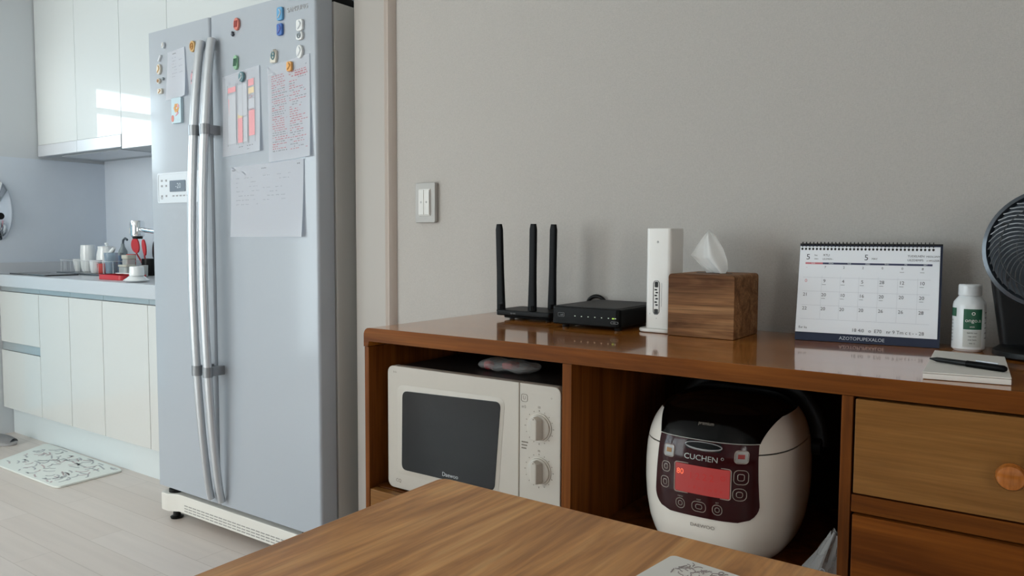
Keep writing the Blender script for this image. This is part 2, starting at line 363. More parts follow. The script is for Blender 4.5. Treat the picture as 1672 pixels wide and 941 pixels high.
# balcony door
y0, y1, z0, z1 = BD
m = MB(); t = .05
for a in ((y0, y1, z0, z0+.07), (y0, y1, z1-.06, z1), (y0, y0+t, z0, z1), (y1-t, y1, z0, z1), (y0, y1, 1.75, 1.79), (y0, y1, 1.36, 1.44)):
    e = .002 if a[1]-a[0] > .3 else 0; m.box(LX-.07+e, LX-.01-e, a[0]+e, a[1]-e, a[2]+e, a[3]-e)
d1 = structure(m.build('door_1', M['frame'], loc=(LX-.04, y0, z0)))
B(LX-.045, LX-.04, y0+.01, y1-.01, 1.40, z1-.01).build('pane', M['glass'], d1)
B(LX-.045, LX-.04, y0+.01, y1-.01, z0+.01, 1.399).build('pane', M['tint'], d1, label='cyan tinted lower pane added to dim the daylight')
B(LX-.01, LX+.03, y0+.01, y0+.04, 1.0, 1.12).build('door_handle', M['steel'], d1, bevel=.006)
# window behind the camera
x0, x1, z0, z1 = RW
m = MB()
for a in ((x0, x1, z0, z0+.06), (x0, x1, z1-.06, z1), (x0, x0+t, z0, z1), (x1-t, x1, z0, z1), ((x0+x1)/2-.04, (x0+x1)/2+.04, z0, z1)): (lambda e: m.box(a[0]+e, a[1]-e, NY-.07+e, NY-.01-e, a[2]+e, a[3]-e))(.002 if a[1]-a[0] > .3 else 0)
w1 = structure(m.build('window_1', M['frame'], loc=(x0, NY-.04, z0)))
B(x0+.01, x1-.01, NY-.045, NY-.04, z0+.01, z1-.01).build('pane', M['glass'], w1)
y0, y1, z0, z1 = FILL_R  # added window in the right wall, only there for fill light
m = MB()
for a in ((y0, y1, z0, z0+.06), (y0, y1, z1-.06, z1), (y0, y0+t, z0, z1), (y1-t, y1, z0, z1)): (lambda e: m.box(RX+.01+e, RX+.07-e, a[0]+e, a[1]-e, a[2]+e, a[3]-e))(.002 if a[1]-a[0] > .3 else 0)
w2 = structure(m.build('fill_window_2', M['frame'], loc=(RX+.04, y0, z0)))
B(RX+.04, RX+.045, y0+.01, y1-.01, z0+.01, z1-.01).build('pane', M['glass'], w2)
y0, y1, z0, z1 = FILL_L  # added window in the left wall, only there to light the refrigerator
m = MB()
for a in ((y0, y1, z0, z0+.06), (y0, y1, z1-.06, z1), (y0, y0+t, z0, z1), (y1-t, y1, z0, z1), ((y0+y1)/2-.03, (y0+y1)/2+.03, z0, z1)): (lambda e: m.box(LX-.07+e, LX-.01-e, a[0]+e, a[1]-e, a[2]+e, a[3]-e))(.002 if a[1]-a[0] > .3 else 0)
w3 = structure(m.build('fill_window_3', M['frame'], loc=(LX-.04, y0, z0)))
B(LX-.045, LX-.04, y0+.01, y1-.01, z0+.01, z1-.01).build('pane', M['glass'], w3)
# casing of the kitchen opening with its bead
structure(B(JX-.006, -1.645, WY-.010, WY, 0, CZ).build('trim_1', M['casing'], bevel=.002))
m = MB().prism([(-1.645, WY-.001), (-1.645, WY-.013), (-1.638, WY-.019), (-1.630, WY-.016), (-1.622, WY-.020), (-1.614, WY-.013), (-1.607, WY-.001)], 'z', 0, CZ)
structure(m.build('trim_2', M['bead']))
structure(B(-1.6, RX, WY-.012, WY, 0, .08).build('baseboard_back', M['casing'], bevel=.003))
# splash panels
structure(B(LX, LX+.008, BD[1]+.02, KY, .85, 1.462).build('trim_3', M['splash']))
structure(B(LX+.008, JX-.01, KY-.008, KY, .85, 1.9).build('trim_4', M['splash']))

# ------------------------------------------------------------------ refrigerator
FX0, FXM, FX1, FY, FZ0, FZ1 = -2.739, -2.360, -1.831, 1.579, .118, 1.782
fr = thing('refrigerator', 'tall silver side-by-side refrigerator covered in papers and magnets', 'refrigerator', ((FX0+FX1)/2, 1.9, 0))
B(FX0+.004, FX1-.003, FY+.074, 2.30, .06, 1.765).build('body', M['fridge_side'], fr, bevel=.006)
B(FX0+.02, FX1-.02, FY+.060, FY+.08, .13, 1.75).build('door_gasket', M['gasket'], fr)
def fridge_door(x0, x1):
    m = MB(); n = 8; P = []
    for k in range(n+1):                       # softly rounded vertical edges
        a = PI/2*k/n; P.append((x0+.010-.010*math.cos(a), FY+.010-.010*math.sin(a)))
    for k in range(n+1):
        a = PI/2*k/n; P.append((x1-.010+.010*math.sin(a), FY+.010-.010*math.cos(a)))
    P += [(x1, FY+.063), (x0, FY+.063)]
    return m.prism(P, 'z', FZ0, FZ1)
dl = fridge_door(FX0, FXM-.003).build('freezer_door', M['fridge'], fr)
dr = fridge_door(FXM+.003, FX1).build('fridge_door', M['fridge'], fr)
def handle(door, x, mir):
    path, prof = [], []
    for k in range(41):
        t = k/40; z = 1.702-(1.702-.137)*t
        bow = math.sin(PI*min(1, max(0, t)))**.75
        y = FY-.016-.052*bow
        wd = .035 if t < .7 else .035-.016*((t-.7)/.3)**1.2
        path.append((x+(.006*mir if t > .9 else .006*mir*t), y, z)); prof.append(ell(wd, .026, 16))
    m = MB().sweep(path, prof, up=(0, 1, 0))
    h = m.build('handle', M['bar'], door, label='long bowed satin handle bar')
    for z in (1.402, .594):
        t = (1.702-z)/(1.702-.137); y = FY-.016-.052*math.sin(PI*t)**.75
        b = MB().sweep([(x+.006*mir*t, y, z-.017), (x+.006*mir*t, y, z+.017)], ell(.039, .031, 16), up=(0, 1, 0))
        b.box(x-.010, x+.014, y+.006, FY-.0005, z-.015, z+.015)
        b.build('handle_bracket', M['bracket'], door, label='grey bracket holding the handle bar')
    return h
handle(dl, -2.388, 1); handle(dr, -2.326, 1)
# hinge covers, grille, feet
for x in (FX0+.05, FX1-.06):
    B(x-.04, x+.045, FY+.03, FY+.17, 1.766, 1.792).build('hinge_cover', M['dark'], fr, bevel=.006)
gx0 = FX0+.03
m = MB().prism([(gx0, FY+.075), (gx0, FY-.004), (gx0+.012, FY-.016), (gx0+.055, FY-.016), (gx0+.09, FY+.004), (FX1-.02, FY+.004), (FX1-.02, FY+.075)], 'z', .034, .100)
g = m.build('base_grille', M['grille'], fr, bevel=.004)
m = MB()
for k in range(26):
    for z in (.044, .054, .064): m.box(gx0+.13+k*.026, gx0+.15+k*.026, FY+.0028, FY+.005, z, z+.003)
m.build('grille_slots', M['slot'], g)
for x in (gx0+.05, FX1-.08):
    MB().lathe([(.022, 0), (.024, .006), (.014, .01), (.012, .04)], (x, FY+.022, 0), 20).build('leveling_foot', M['dark'], fr)
    MB().lathe([(.018, .098), (.026, .101), (.026, .112), (.015, .116), (.008, .124)], (x, FY+.022, 0), 20).build('door_hinge', M['dark'], fr)
# control panel with its display
cp = MB().ring(rrect(-2.563, 1.222, .262, .108, .008), rrect(-2.563, 1.222, .250, .096, .006), 'y', FY-.003, FY+.001)
cp.prism(rrect(-2.563, 1.222, .252, .098, .006), 'y', FY-.0016, FY+.001)
cp.build('control_panel', M['panel_white'], dl, label='pale control panel on the freezer door')
MB().prism(rrect(-2.566, 1.227, .096, .040, .003), 'y', FY-.004, FY).build('display', M['lcd'], dl, label='small grey display')
MB().text('-20', .026, FR(-2.56, FY-.0043, 1.227)).build('display_digits', M['lcd_mark'], dl)
m = MB()
for i in range(4):
    for j, z in enumerate((1.245, 1.226, 1.190)):
        if i < 2: m.box(-2.672+i*.028, -2.662+i*.028, FY-.0022, FY-.001, z, z+.007)
m.ring(circ(-2.668, 1.188, .006, 14), circ(-2.668, 1.188, .0042, 14), 'y', FY-.0024, FY-.001)
for i in range(5): m.box(-2.60+i*.022, -2.588+i*.022, FY-.0022, FY-.001, 1.190, 1.195)
m.build('panel_marks', M['ink'], dl)
MB().text('SAMSUNG', .020, FR(-1.912, FY-.0008, 1.737), depth=.0006, wide=1.05).build('lettering', M['logo'], dr, label='raised silver maker lettering')

# ------------------------------------------------------------------ papers on the refrigerator
def sheet(name, label, pts, m=M['paper'], curl=.006, group='papers on the refrigerator doors'):
    """pts: four corners (x,z) tl,tr,br,bl; hangs flat at the top, lifts a little at the lower right corner"""
    def P(u, v, off=0):
        x = (pts[0][0]*(1-u)+pts[1][0]*u)*(1-v)+(pts[3][0]*(1-u)+pts[2][0]*u)*v
        z = (pts[0][1]*(1-u)+pts[1][1]*u)*(1-v)+(pts[3][1]*(1-u)+pts[2][1]*u)*v
        y = FY-.0012-curl*(u**4)*(v**2+.25)-curl*.5*((1-u)**5)*v**2-.0015*v*v-off
        return Vector((x, y, z))
    r = thing(name, label, 'paper', (pts[0][0]*.5+pts[1][0]*.5, FY, pts[3][1]), 0, group)
    MB().grid(P, 14, 14, .0007).build('sheet', m, r)
    return r, P
def strokes(P, rects, name, m, par):
    """rects in sheet coordinates (u0,u1,v0,v1), laid just proud of the paper"""
    b = MB()
    for u0, u1, v0, v1 in rects:
        n = max(1, int((u1-u0)*12))
        b.grid(lambda a, c: P(u0+(u1-u0)*a, v0+(v1-v0)*c, .0007), n, 1)
    return b.build(name, m, par)
def words(u0, u1, v, h, rnd, fill=.85):
    out = []; u = u0
    while u < u1:
        wd = rnd.uniform(.02, .075); e = min(u+wd, u1)
        if rnd.random() < fill:
            q = u
            while q < e-.004:                                   # a word is a run of short uneven strokes
                s = rnd.uniform(.006, .014); out.append((q, min(q+s, e), v-h*rnd.uniform(.3, 1)/2, v+h*rnd.uniform(.3, 1)/2)); q += s+.003
        u = e+rnd.uniform(.012, .03)
    return out
rn = random.Random(3)
p1, P = sheet('note_paper', 'white handwritten note at upper left of the freezer door', [(-2.612, 1.697), (-2.505, 1.704), (-2.490, 1.537), (-2.620, 1.530)], curl=.010)
L_ = []
for k in range(7): L_ += words(.28, .28+rn.uniform(.2, .3), .15+k*.065, .02, rn) + (words(.65, .85, .16+k*.065, .02, rn) if k % 2 else [])
strokes(P, L_, 'handwriting', M['pale_print'], p1); strokes(P, [(.3, .5, .06, .075)], 'heading', M['ink'], p1)
p2, P = sheet('timetable_sheet', 'white sheet with a red and grey table beside the handles', [(-2.292, 1.575), (-2.097, 1.592), (-2.091, 1.322), (-2.293, 1.312)])
strokes(P, [(.15, .36, .16, .225), (.70, .85, .13, .21), (.40, .53, .56, .86), (.70, .86, .50, .80), (.15, .18, .26, .8)], 'red_blocks', M['pink'], p2)
strokes(P, [(.15, .36, .25, .86), (.42, .66, .16, .54), (.55, .66, .56, .86), (.70, .86, .36, .48)], 'grey_columns', M['pale_print'], p2)
strokes(P, [(.70, .85, .23, .30), (.40, .53, .50, .56)], 'sand_blocks', M['sand_print'], p2)
q = []
for k in range(22): q += words(.16, .36, .27+k*.026, .010, rn, .7)+words(.43, .66, .18+k*.026, .010, rn, .6)
q += words(.3, .8, .91, .012, rn, .5)+words(.35, .7, .95, .010, rn, .5)
for u in (.14, .37, .41, .54, .67, .69, .87): q.append((u, u+.006, .13, .88))
strokes(P, q, 'small_print', M['ink'], p2)
q = []
for k in range(16): q += words(.155, .345, .26+k*.036, .012, rn, .9)+words(.71, .85, .32+k*.0115, .008, rn, .75)+(words(.43, .54, .24+k*.02, .008, rn, .5) if k < 12 else [])
strokes(P, q, 'red_print', M['ink_red'], p2)
p3, P = sheet('printed_sheet', 'white sheet printed with lines of red text under an orange magnet', [(-2.059, 1.580), (-1.859, 1.596), (-1.853, 1.292), (-2.052, 1.283)])
qr, qk = [], []
for k in range(34):
    v = .12+k*.0235
    (qr if rn.random() < .62 else qk).extend(words(.10, rn.uniform(.36, .50), v, .011, rn, .9))
    (qr if rn.random() < .55 else qk).extend(words(.52, rn.uniform(.70, .95), v+.004, .011, rn, .75))
qr += words(.66, .95, .145, .02, rn, 1)+words(.66, .95, .17, .02, rn, 1)
strokes(P, qr, 'red_print', M['ink_red'], p3); strokes(P, qk, 'grey_print', M['ink'], p3)
strokes(P, [(.12, .14, .9, .905), (.9, .94, .08, .09), (.04, .14, .075, .1)], 'corner_tape', M['pale_print'], p3)
p4, P = sheet('memo_sheet', 'large plain white sheet with faint handwriting under the printed ones', [(-2.256, 1.276), (-1.890, 1.286), (-1.893, 1.048), (-2.257, 1.047)], curl=.008)
q = []
for k in range(7): q += words(.08, rn.uniform(.3, .42), .17+k*.062, .012, rn, .7)+words(.46, rn.uniform(.6, .9), .16+k*.055, .012, rn, .55)
strokes(P, q, 'handwriting', M['pale_print'], p4)
strokes(P, words(.02, .08, .05, .02, rn, 1)+words(.44, .51, .06, .014, rn, 1)+words(.92, .98, .05, .02, rn, 1), 'corner_marks', M['ink'], p4)

# ------------------------------------------------------------------ magnets
def magnet(label, x, z, wd, ht, base, relief, kind='round', tilt=0):
    r = thing('fridge_magnet', label, 'magnet', (x, FY, z), 0, 'magnets on the refrigerator doors')
    R = Matrix.Rotation(math.radians(tilt), 4, 'Y')
    y1_, y0_ = -.0002, -.0085
    if kind == 'round': P = circ(0, 0, wd/2, 22, ht/2)
    elif kind == 'square': P = rrect(0, 0, wd, ht, min(wd, ht)*.25)
    elif kind == 'crown': P = [(-.5, -.5), (.4, -.5), (.5, -.1), (.46, .42), (.3, .0), (.22, .5), (.06, .02), (-.08, .5), (-.18, .02), (-.36, .38), (-.5, -.1)]
    elif kind == 'bird': P = [(-.5, -.35), (-.2, -.5), (.35, -.48), (.5, -.2), (.46, .3), (.3, .5), (.16, .15), (-.1, .1), (-.3, .32), (-.5, .1)]
    elif kind == 'arrow': P = [(0, -.5), (.5, 0), (.2, .05), (.2, .5), (-.2, .5), (-.2, .05), (-.5, 0)]
    elif kind == 'house': P = [(-.45, -.5), (.45, -.5), (.45, .12), (0, .5), (-.5, .12)]
    elif kind == 'eight': P = [(.5*math.cos(a)*(.75+.25*abs(math.sin(a))), .5*math.sin(a)) for a in [2*PI*k/24 for k in range(24)]]; P = [(px*(1-.25*math.exp(-(py/.12)**2)), py) for px, py in P]
    elif kind == 'slash': P = [(-.5, -.5), (-.1, -.5), (.5, .35), (.4, .5), (.1, .45), (-.45, -.3)]
    if kind in ('crown', 'bird', 'arrow', 'house', 'eight', 'slash'): P = [(a*wd, b*ht) for a, b in P]
    MB().prism(P, 'y', y0_, y1_).move(R).build('plaque', base, r, bevel=.0018, local=True)
    if relief:
        m = MB(); s_ = min(wd, ht)
        pat = rn.choice(['curve', 'ring', 'bars'])
        if pat == 'curve': m.tube([(wd*.24*math.sin(t_*4.2), y0_-.0005, ht*(.32-.64*t_)) for t_ in [k/12 for k in range(13)]], s_*.085, 6)
        elif pat == 'ring': m.tube([(wd*.26*math.cos(2*PI*k/16), y0_-.0005, ht*.26*math.sin(2*PI*k/16)) for k in range(16)], s_*.08, 6, closed=True, up=(0, 1, 0)); m.lathe([(s_*.12, y0_-.002), (s_*.1, y0_+.001)], (0, 0, 0), 10, 'y')
        else:
            for i in (-1, 0, 1): m.tube([(i*wd*.22-wd*.06, y0_-.0005, -ht*.26), (i*wd*.22+wd*.06, y0_-.0005, ht*.26)], s_*.07, 6)
        m.move(R).build('relief', relief, r, local=True)
    return r
C_ = lambda n, c: mat('magnet_'+n, c, .4)
mc = dict(cream=C_('cream', (214, 208, 196)), gold=C_('gold', (205, 168, 110)), goldd=C_('ochre', (176, 130, 72)), pale=C_('pale', (206, 212, 218)), grey=C_('grey', (140, 150, 156)), red=C_('red', (206, 122, 108)),
          redd=C_('brick', (176, 84, 78)), dark=C_('dark', (72, 78, 88)), green=C_('green', (140, 186, 150)), greend=C_('deep_green', (70, 112, 92)), teal=C_('teal', (96, 132, 140)), blue=C_('blue', (92, 156, 200)), blued=C_('deep_blue', (60, 104, 176)),
          violet=C_('violet', (112, 112, 184)), orange=C_('orange', (224, 164, 92)), white=C_('white', (224, 226, 226)), pink=C_('pink', (206, 150, 160)), sky=C_('sky', (186, 208, 218)))
magnet('faint pale round magnet, topmost at the left edge of the freezer door', -2.632, 1.725, .017, .022, mc['pale'], mc['cream'])
magnet('faint pale slanted magnet left of the handwritten note', -2.656, 1.683, .022, .022, mc['pale'], None, 'slash')
magnet('cream oval magnet with gold centre left of the handwritten note', -2.662, 1.645, .025, .037, mc['cream'], mc['gold'])
magnet('small round cream magnet below the gold-centred oval one', -2.665, 1.604, .017, .019, mc['cream'], mc['goldd'])
magnet('tiny grey magnet beside the small round cream one', -2.638, 1.609, .009, .011, mc['grey'], None)
magnet('oblong cream magnet, lowest at the left edge of the freezer door', -2.658, 1.567, .028, .018, mc['cream'], mc['goldd'], 'square')
magnet('round gold magnet at upper right of the handwritten note', -2.453, 1.697, .030, .038, mc['gold'], mc['goldd'])
magnet('pink and dark house-shaped magnet left of the freezer handle', -2.452, 1.594, .024, .050, mc['pink'], mc['dark'], 'house')
pm = thing('picture_magnet', 'thick pale blue picture magnet with a flower under the handwritten note', 'magnet', (-2.551, FY, 1.44), 0, 'magnets on the refrigerator doors')
MB().prism(rrect(-2.551, 1.489, .058, .088, .004), 'y', FY-.011, FY-.0002).build('plaque', mc['sky'], pm, bevel=.001)
m = MB()
for k in range(6):
    a = PI*k/3; m.prism(circ(-2.548+.010*math.cos(a), 1.497+.010*math.sin(a), .0065, 10), 'y', FY-.0118, FY-.0105)
m.build('flower', mc['orange'], pm)
MB().prism(circ(-2.572, 1.462, .008, 12, .012), 'y', FY-.0118, FY-.0105).build('balloon', mc['red'], pm)
MB().prism(circ(-2.537, 1.503, .006, 10), 'y', FY-.0119, FY-.0105).prism([(-2.556, 1.47), (-2.55, 1.47), (-2.535, 1.478), (-2.54, 1.486)], 'y', FY-.0118, FY-.0105).build('leaf', mc['pink'], pm)
magnet('round salmon red magnet near the top of the wide door', -2.206, 1.734, .027, .040, mc['red'], mc['redd'])
magnet('tiny dark arrow-shaped magnet below the salmon red one', -2.229, 1.706, .013, .017, mc['dark'], None, 'arrow')
magnet('green eight-shaped magnet above the red and grey table sheet', -2.214, 1.613, .026, .046, mc['green'], mc['greend'], 'eight')
magnet('round teal magnet clipping the red and grey table sheet', -2.181, 1.563, .026, .033, mc['teal'], mc['pale']).location.y -= .003
magnet('light blue rounded magnet left of the silver lettering', -1.988, 1.732, .026, .040, mc['blue'], mc['pale'], 'square')
magnet('deep blue and violet square magnet below the light blue one', -1.990, 1.685, .025, .036, mc['blued'], mc['violet'], 'square')
magnet('clear white square magnet below the silver lettering', -1.897, 1.684, .028, .034, mc['white'], mc['pale'], 'square')
magnet('grey and white bird-shaped magnet under the clear square one', -1.898, 1.653, .029, .026, mc['white'], mc['grey'], 'bird')
magnet('round white magnet above the right corner of the red printed sheet', -1.899, 1.606, .027, .040, mc['white'], mc['pale'])
magnet('spiky multicoloured crown-shaped magnet above the red printed sheet', -2.021, 1.609, .028, .042, mc['cream'], mc['teal'], 'crown', 4)
magnet('orange square magnet clipping the red printed sheet', -1.944, 1.567, .022, .029, mc['orange'], mc['goldd'], 'square').location.y -= .003

# ------------------------------------------------------------------ kitchen cabinets
UY, UB = 1.978, 1.535
seams = [LX+.006, -4.106, -3.679, -3.276, -2.30]
names = ['glossy white wall cabinet in the corner by the grey wall', 'glossy white wall cabinet second from the corner', 'glossy white wall cabinet reaching lower, left of the refrigerator',
         'glossy white wall cabinet showing only above the refrigerator top']
for i in range(4):
    a, b = seams[i], seams[i+1]; zb = UB if i < 2 else (1.466 if i == 2 else 1.82)
    c = thing('wall_cabinet', names[i], 'cabinet', ((a+b)/2, KY, zb), 0, 'upper kitchen cabinets')
    B(a+.001, b-.001, UY+.019, KY-.009, zb+.004, CZ-.003).build('carcass', M['carcass'], c)
    B(a+.0012, b-.0012, UY, UY+.018, zb, CZ-.012).build('door', M['gloss'], c, bevel=.0015)
# slim steel hood strip under the two corner cabinets
h = thing('range_hood', 'slim grey steel range hood under the two corner wall cabinets', 'range hood', (-4.1, KY, 1.473))
m = MB().box(LX+.010, -4.1075, UY-.003, UY+.02, 1.475, UB-.001).box(-4.1055, -3.681, UY-.003, UY+.02, 1.475, UB-.001)
m.build('front_strip', M['steel'], h, bevel=.0015)
B(LX+.010, -3.681, UY+.021, KY-.010, 1.478, UB-.001).build('housing', M['carcass'], h)
B(-4.4, -3.8, UY+.06, UY+.28, 1.474, 1.4775).build('filter', M['steel'], h)
# base run
KF, KT, CT0, CT1 = 1.765, 1.812, .788, .850
bs = [LX+.006, -4.099, -3.794, -3.489, -3.116, -2.76]
bn = ['pale drawer cabinet at the left end of the kitchen counter', 'narrow pale base cabinet right of the drawer unit', 'pale base cabinet third from the wall', 'wide pale base cabinet in the middle of the run', 'pale base cabinet right beside the refrigerator']
for i in range(5):
    a, b = bs[i], bs[i+1]
    c = thing('base_cabinet', bn[i], 'cabinet', ((a+b)/2, KY, 0), 0, 'lower kitchen cabinets')
    B(a+.001, b-.001, KF+.019, KY-.012, .146, CT0-.002).build('carcass', M['carcass'], c)
    if i == 0:
        for z0, z1 in ((.147, .452), (.497, .760)): B(a+.001, b-.0015, KF, KF+.018, z0, z1).build('drawer', M['lowgloss'], c, bevel=.0015)
        B(a+.002, b-.002, KF+.006, KF+.0185, .454, .495).build('grip_channel', M['alu'], c)
    else: B(a+.0015, b-.0015, KF, KF+.018, .147, .760).build('door', M['lowgloss'], c, bevel=.0015)
    B(a+.001, b-.001, KF+.008, KF+.0185, .763, CT0-.002).build('grip_channel', M['alu'], c)
tag(B(LX+.004, -2.755, KT, KT+.018, 0, .1455).build('plinth', M['plinth'], loc=(-3.6, KT, 0)), 'pale blue-grey plinth board under the kitchen base cabinets', 'plinth')
ct = thing('countertop', 'long stainless steel kitchen countertop with a raised back edge', 'countertop', (-3.6, 2.0, CT0))
B(LX+.002, -2.748, 1.743, KY-.009, CT0, CT1).build('slab', M['steel'], ct, bevel=.004)
m = MB().box(LX+.009, LX+.026, 1.743, KY-.010, CT1, .908).box(LX+.026, -2.748, KY-.027, KY-.010, CT1, .908)
m.build('back_edge', M['steel'], ct, bevel=.003)
hb = thing('cooktop', 'black glass cooktop set into the left end of the counter', 'cooktop', (-4.26, 1.865, CT1))
MB().prism(rrect(-4.26, 1.865, .40, .165, .012), 'z', CT1+.0003, CT1+.007).build('glass', M['hob'], hb, bevel=.0015)
for x, y in ((-4.36, 1.865), (-4.16, 1.865)):
    MB().ring(circ(x, y, .07, 28), circ(x, y, .066, 28), 'z', CT1+.0068, CT1+.0074).build('cooking_zone', M['port'], hb)

# ------------------------------------------------------------------ dishes on the counter
def cup(name, label, cat, x, y, z0, r0, r1, ht, m, wall=.003, group=None, handle=0, seg=28):
    o = thing(name, label, cat, (x, y, z0), 0, group)
    MB().lathe([(r0*.9, z0), (r0, z0+.003), ((r0+r1)/2, z0+ht*.5), (r1, z0+ht), (r1-wall, z0+ht), ((r0+r1)/2-wall, z0+ht*.5), (r0-wall, z0+wall+.002), (0.0001, z0+wall+.002)], (x, y, 0), seg).build('bowl', m, o)
    if handle:
        rr = (r0+r1)/2; P = [(x+handle*(rr-.002+.020*math.sin(PI*k/8)), y, z0+ht*(.2+.62*k/8)) for k in range(9)]
        MB().tube(P, .0035, 8, up=(0, 1, 0)).build('handle', m, o)
    return o
Z = CT1+.0005
GD = 'dishes around the drying rack'
rk = thing('dish_rack', 'low dark drying rack tray with thin wire rim on the counter', 'dish rack', (-4.02, 2.09, CT1))
MB().prism(rrect(-4.0975, 2.085, .525, .24, .02), 'z', Z, Z+.009).build('tray', M['rack'], rk, bevel=.002)
m = MB()
for z in (Z+.072,):
    P = [(a, b, z) for a, b in rrect(-4.0975, 2.085, .50, .215, .03, 4)]; m.tube(P, .0018, 6, closed=True)
for a, b in rrect(-4.0975, 2.085, .50, .215, .03, 1): m.tube([(a, b, Z+.008), (a, b, Z+.072)], .0016, 6)
for k in range(10):
    x = -4.31+k*.047; m.tube([(x, 1.978, Z+.012), (x, 1.978, Z+.072)], .0011, 5)
m.build('wire_rim', M['steel'], rk)
ZR = Z+.0095
o = thing('tall_mug', 'tall white mug at the left of the drying rack', 'mug', (-4.262, 2.09, ZR), 0, GD)
MB().lathe([(.028, ZR), (.033, ZR+.02), (.037, ZR+.09), (.034, ZR+.14), (.030, ZR+.142), (.0001, ZR+.142)], (-4.262, 2.09, 0), 30).build('body', M['ceramic'], o)
cup('small_cup', 'small flared white cup at the far left end of the rack', 'cup', -4.312, 2.06, ZR, .014, .024, .066, M['ceramic'], group=GD)
cup('coffee_cup', 'white cup with handle in front of the white jug', 'cup', -4.04, 2.02, ZR, .024, .030, .066, M['ceramic'], group=GD, handle=-1)
o = thing('water_jug', 'white lidded jug with a spout standing in the rack', 'jug', (-4.135, 2.12, ZR), 0, GD)
MB().lathe([(.040, ZR), (.046, ZR+.03), (.044, ZR+.09), (.036, ZR+.125), (.038, ZR+.135), (.0001, ZR+.14)], (-4.135, 2.12, 0), 30).build('body', M['ceramic'], o)
MB().sweep([(-4.10, 2.12, ZR+.085), (-4.07, 2.12, ZR+.11), (-4.045, 2.12, ZR+.128)], [ell(.03, .034, 12), ell(.022, .026, 12), ell(.018, .014, 12)], up=(0, 1, 0)).build('spout', M['ceramic'], o)
MB().lathe([(.004, ZR+.138), (.009, ZR+.146), (.008, ZR+.154), (.0001, ZR+.157)], (-4.125, 2.12, 0), 16).build('lid_knob', M['ceramic'], o)
cup('tumbler', 'clear bluish tumbler in the middle of the rack', 'glass', -3.925, 2.04, ZR, .028, .034, .105, M['clear'], group=GD)
cup('red_patterned_glass', 'low clear glass with red print at the rack front', 'glass', -3.975, 2.022, ZR, .022, .026, .05, M['redcloth'], group=GD)
o = thing('storage_jar', 'small blue-grey jar behind the clear tumbler', 'jar', (-3.985, 2.12, ZR), 0, GD)
MB().lathe([(.017, ZR), (.018, ZR+.08), (.012, ZR+.09)], (-3.985, 2.12, 0), 20).build('body', M['blue'], o)
MB().lathe([(.014, ZR+.089), (.014, ZR+.104), (.0001, ZR+.106)], (-3.985, 2.12, 0), 20).build('lid', M['greygreen'], o)
o = thing('squeeze_bottle', 'grey-green bottle with a curved neck behind the rack dishes', 'bottle', (-4.025, 2.155, ZR), 0, GD)
MB().lathe([(.020, ZR), (.022, ZR+.01), (.022, ZR+.11), (.010, ZR+.135), (.008, ZR+.15)], (-4.025, 2.155, 0), 20).build('body', M['greygreen'], o)
MB().tube([(-4.025, 2.155, ZR+.145), (-4.02, 2.155, ZR+.168), (-4.00, 2.155, ZR+.178), (-3.98, 2.155, ZR+.170)], .006, 8, up=(0, 1, 0)).build('neck', M['rack'], o)
cup('red_mug', 'white and red mug right of the blue-grey jar', 'mug', -3.872, 2.115, ZR, .020, .023, .098, M['redcloth'], group=GD)
o = thing('food_tub', 'stack-shaped clear grey tub with lid at the rack right', 'container', (-3.70, 2.0, Z), 0, GD)
MB().prism(rrect(-3.70, 2.0, .07, .055, .01), 'z', Z, Z+.05).build('body', M['clear_grey'], o, bevel=.003)
MB().prism(rrect(-3.70, 2.0, .075, .06, .012), 'z', Z+.0505, Z+.06).build('lid', M['beige'], o, bevel=.002)
o = thing('food_canister', 'tall beige canister left of the clear grey tub', 'canister', (-3.795, 2.06, Z), 0, GD)
MB().prism(rrect(-3.795, 2.06, .05, .05, .012), 'z', Z, Z+.085).build('body', M['clear_grey'], o, bevel=.003)
MB().prism(rrect(-3.795, 2.06, .055, .055, .012), 'z', Z+.0855, Z+.105).build('lid', M['beige'], o, bevel=.003)
o = thing('utensil_holder', 'dark round utensil holder at the right of the rack', 'holder', (-3.775, 2.155, Z), 0, GD)
MB().lathe([(.034, Z), (.036, Z+.004), (.036, Z+.085), (.033, Z+.085), (.033, Z+.006), (.0001, Z+.006)], (-3.775, 2.155, 0), 28).build('cup', M['dark'], o)
def utensil(name, label, m, x, y, tipx, tipz, wd, ht, tilt):
    o = thing(name, label, 'kitchen utensil', (x, y, Z+.007), 0, 'utensils standing in the dark holder')
    MB().tube([(x, y, Z+.008), (tipx, y, tipz-ht*.4)], .004, 8, up=(0, 1, 0)).build('handle', m, o)
    P = [(wd/2*math.cos(a)*(1+.15*math.sin(a)), ht/2*math.sin(a)) for a in [2*PI*k/20 for k in range(20)]]
    MB().prism(P, 'y', -.004, .004).move(Matrix.Translation((tipx, y, tipz)) @ Matrix.Rotation(math.radians(tilt), 4, 'Y')).build('head', m, o, bevel=.002)
utensil('spatula', 'broad red spatula leaning left out of the utensil holder', M['red'], -3.785, 2.155, -3.900, 1.000, .070, .082, -35)
utensil('serving_spoon', 'pointed red spoon leaning right in the utensil holder', M['red'], -3.775, 2.140, -3.792, .992, .032, .085, -12)
utensil('ladle', 'black ladle at the far right of the utensil holder', M['dark'], -3.762, 2.165, -3.735, .985, .045, .10, 14)
cup('glass_cup', 'small clear cup in front of the utensil holder', 'glass', -3.585, 2.02, Z, .016, .018, .06, M['clear_grey'], group=GD)
tr = thing('red_tray', 'shallow red plastic tray on the counter in front of the rack', 'tray', (-3.53, 1.885, CT1))
m = MB().ring(rrect(-3.53, 1.885, .20, .13, .02), rrect(-3.53, 1.885, .19, .12, .016), 'z', Z, Z+.022); m.prism(rrect(-3.53, 1.885, .195, .125, .018), 'z', Z, Z+.004)
m.build('pan', M['red'], tr)
